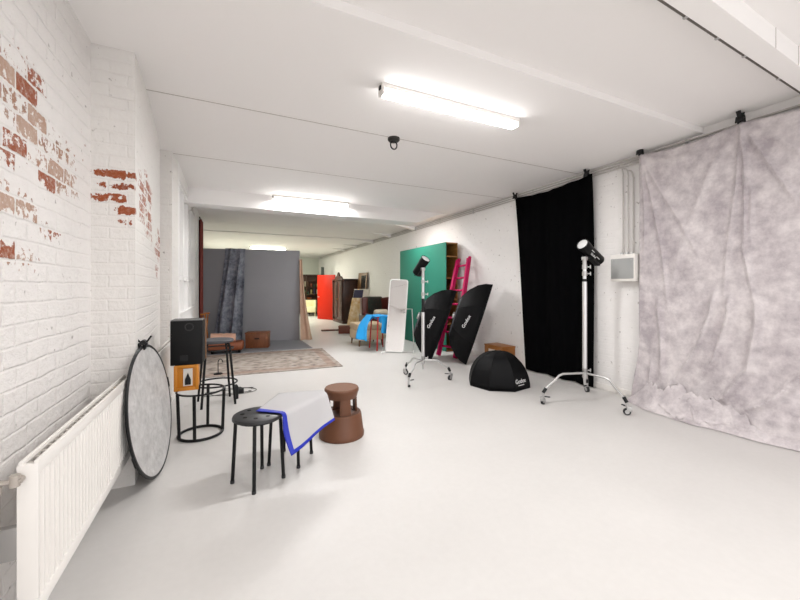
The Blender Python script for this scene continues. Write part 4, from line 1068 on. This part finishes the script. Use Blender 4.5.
# ------------------------------------------------------------------ wardrobe, red door, things at the far end
M_WDK = wood_mat('wardrobe_wood', '2c150b', '4a2614', (3, 3, 1), 0.35)
t = thing('wardrobe', 'antique dark brown wardrobe with carved crest against the right wall', 'wardrobe', (3.65, 12.33, 0))
MB().box((0.30, 0.62, 0.80), (0.58, 1.22, 1.50), bev=0.006).build('carcass', M_WDK, t)
MB().box((0.29, 0.62, 0.05), (0.62, 1.28, 0.10), bev=0.01).build('plinth', M_WDK, t)
MB().box((0.28, 0.62, 1.56), (0.64, 1.30, 0.06), bev=0.015).build('cornice', M_WDK, t)
cp = [(0, 0.1, 1.585), (0, 1.14, 1.585), (0, 1.0, 1.68), (0, 0.8, 1.70), (0, 0.70, 1.80), (0, 0.62, 1.84), (0, 0.54, 1.80), (0, 0.44, 1.70), (0, 0.24, 1.68)]
MB().prism(cp, (0.05, 0, 0)).build('crest', M_WDK, t)
for y in (0.33, 0.91):
    d_ = MB().box((0.0, y, 0.84), (0.03, 0.52, 1.30), bev=0.006).build('door', M_WDK, t)
    MB().box((-0.018, y, 1.08), (0.014, 0.36, 0.62), bev=0.01).box((-0.018, y, 0.42), (0.014, 0.36, 0.34), bev=0.01).build('raised_panel', M_WDK, d_)
    MB().sph((-0.028, y + (0.2 if y < 0.6 else -0.2), 0.86), (0.016, 0.016, 0.016), 10).build('knob', mat('brass', 'a8843c', 0.3, 1.0), d_)
for y in (0.03, 1.21): MB().lathe([(0.0, 0.1), (0.04, 0.1), (0.03, 0.3), (0.038, 0.5), (0.028, 0.9), (0.04, 1.4), (0.045, 1.53), (0, 1.53)], 16, Matrix.Translation((-0.01, y, 0))).build('column', M_WDK, t)

dt = bpy.data.objects.new('door_1', None); col.objects.link(dt); struct(dt)
D0, D1 = at(317.8, 319, 14.7), at(333.5, 319, 14.1); D0.z = D1.z = 0
dt.location = D0; dt.rotation_euler = (0, 0, math.atan2(D1.y - D0.y, D1.x - D0.x))
DL = (D1 - D0).length + 0.1
M_RED = mat('door_red', 'b82006', 0.5, spec=0.15)
MB().box((DL / 2, 0, 0.895), (DL, 0.04, 1.77), bev=0.004).build('door_leaf', M_RED, dt)
MB().cyl((0.06, -0.02, 0.9), (0.06, -0.06, 0.9), 0.012).cyl((0.06, -0.055, 0.9), (0.17, -0.055, 0.9), 0.01).build('door_handle', M_STEEL, dt)
t = thing('cream_armchair', 'cream coloured armchair at the far end left of the red door', 'armchair', (3.30, 16.40, 0), math.radians(-15))
M_CRM = mat('cream_leather', 'e2d8ae', 0.6)
MB().box((0, 0, 0.30), (0.62, 0.6, 0.26), bev=0.04, seg=3).build('seat', M_CRM, t)
MB().box((0.27, 0.05, 0.44), (0.12, 0.6, 0.50), bev=0.04, seg=3).build('armrest', M_CRM, t)
MB().box((0, 0.28, 0.5), (0.62, 0.13, 0.42), bev=0.05, seg=3).build('backrest', M_CRM, t)
for sx in (-1, 1):
    for sy in (-1, 1): MB().cyl((sx * 0.27, sy * 0.25, 0), (sx * 0.27, sy * 0.25, 0.18), 0.02).build('leg', M_CRM, t)
t = thing('bookcase', 'dark wooden bookcase full of objects at the far end wall', 'bookcase', (3.45, 17.7, 0), math.radians(-10))
M_BKC = wood_mat('bookcase_wood', '3b2212', '5d3a1e')
for x in (-0.62, 0.0, 0.62): MB().box((x, 0, 0.95), (0.04, 0.34, 1.9)).build('upright', M_BKC, t)
for z in (0.05, 0.55, 0.95, 1.3, 1.6, 1.88): MB().box((0, 0, z), (1.26, 0.34, 0.035)).build('shelf', M_BKC, t)
MB().box((0, 0.165, 0.95), (1.26, 0.015, 1.9)).build('back_board', M_BKC, t)
Rb = Matrix.Rotation(math.radians(-10), 4, 'Z')
cols_ = ['7a3a22', '2e4a3a', '8c7a4a', '3a3550', 'a89a84', '52341e']
i = 0
for z in (1.318, 0.968):
    for q in range(8):
        x = -0.52 + q * 0.145
        if abs(x) < 0.05: continue
        i += 1; hh = 0.18 + 0.08 * math.sin(q * 5.1 + z * 9)
        bk = MB().box((0, 0, hh / 2), (0.06 + 0.02 * math.sin(q * 3), 0.2, hh), bev=0.004).build('book', mat('book_%d' % (i % 6), cols_[i % 6], 0.7))
        bk.location = Vector((3.45, 17.7, z)) + Rb @ Vector((x, -0.03, 0)); bk.rotation_euler = (0, 0, math.radians(-10))
        tag(bk, 'one of the small dark books in the bookcase at the far end', 'book', 'books in the far bookcase')
t = thing('dark_sideboard', 'dark low table in front of the far bookcase', 'table', (3.15, 17.15, 0), math.radians(-10))
MB().box((0, 0, 0.70), (0.72, 0.4, 0.04), bev=0.004).build('table_top', M_BKC, t)
for sx in (-1, 1):
    for sy in (-1, 1): MB().box((sx * 0.32, sy * 0.16, 0.34), (0.04, 0.04, 0.68)).build('leg', M_BKC, t)
t = thing('potted_plant', 'green potted plant on the dark low table at the far end', 'plant', (3.10, 16.98, 0.721))
MB().lathe([(0, 0), (0.07, 0), (0.09, 0.14), (0.08, 0.14), (0.06, 0.02), (0, 0.02)], 20).build('pot', mat('pot_pale', 'b8c0bc', 0.5), t)
random.seed(3); lf = MB()
for q in range(60):
    a = random.uniform(0, 2 * PI); e = random.uniform(0.1, 1.3); r_ = random.uniform(0.14, 0.34)
    p = Vector((math.cos(a) * math.cos(e), math.sin(a) * math.cos(e), math.sin(e))) * r_ + Vector((0, 0, 0.14))
    lf.box(tuple(p), (0.09, 0.035, 0.004), rot=(random.uniform(-1, 1), random.uniform(-1, 1), a))
for q in range(8):
    a = q * 0.8; lf.cyl((0, 0, 0.05), (0.15 * math.cos(a), 0.15 * math.sin(a), 0.36), 0.004, n=6)
lf.build('foliage', mat('leaf_green', '2f4a2c', 0.6), t)
t = thing('terracotta_bowl', 'orange brown bowl on the dark low table above the cream armchair', 'bowl', (3.42, 16.98, 0.721))
MB().lathe([(0, 0), (0.06, 0), (0.13, 0.09), (0.12, 0.09), (0.05, 0.015), (0, 0.015)], 24).build('vessel', mat('terracotta', 'a8552a', 0.6), t)
t = thing('dark_pillar_cabinet', 'tall slim dark cabinet with column top behind the red door', 'cabinet', (3.86, 16.0, 0), math.radians(-12))
MB().box((0, 0, 0.92), (0.42, 0.35, 1.84), bev=0.006).build('body', M_BKC, t)
MB().box((-0.05, 0, 2.0), (0.13, 0.13, 0.36), bev=0.01).build('column_top', mat('slate_dark', '39403c', 0.6), t)
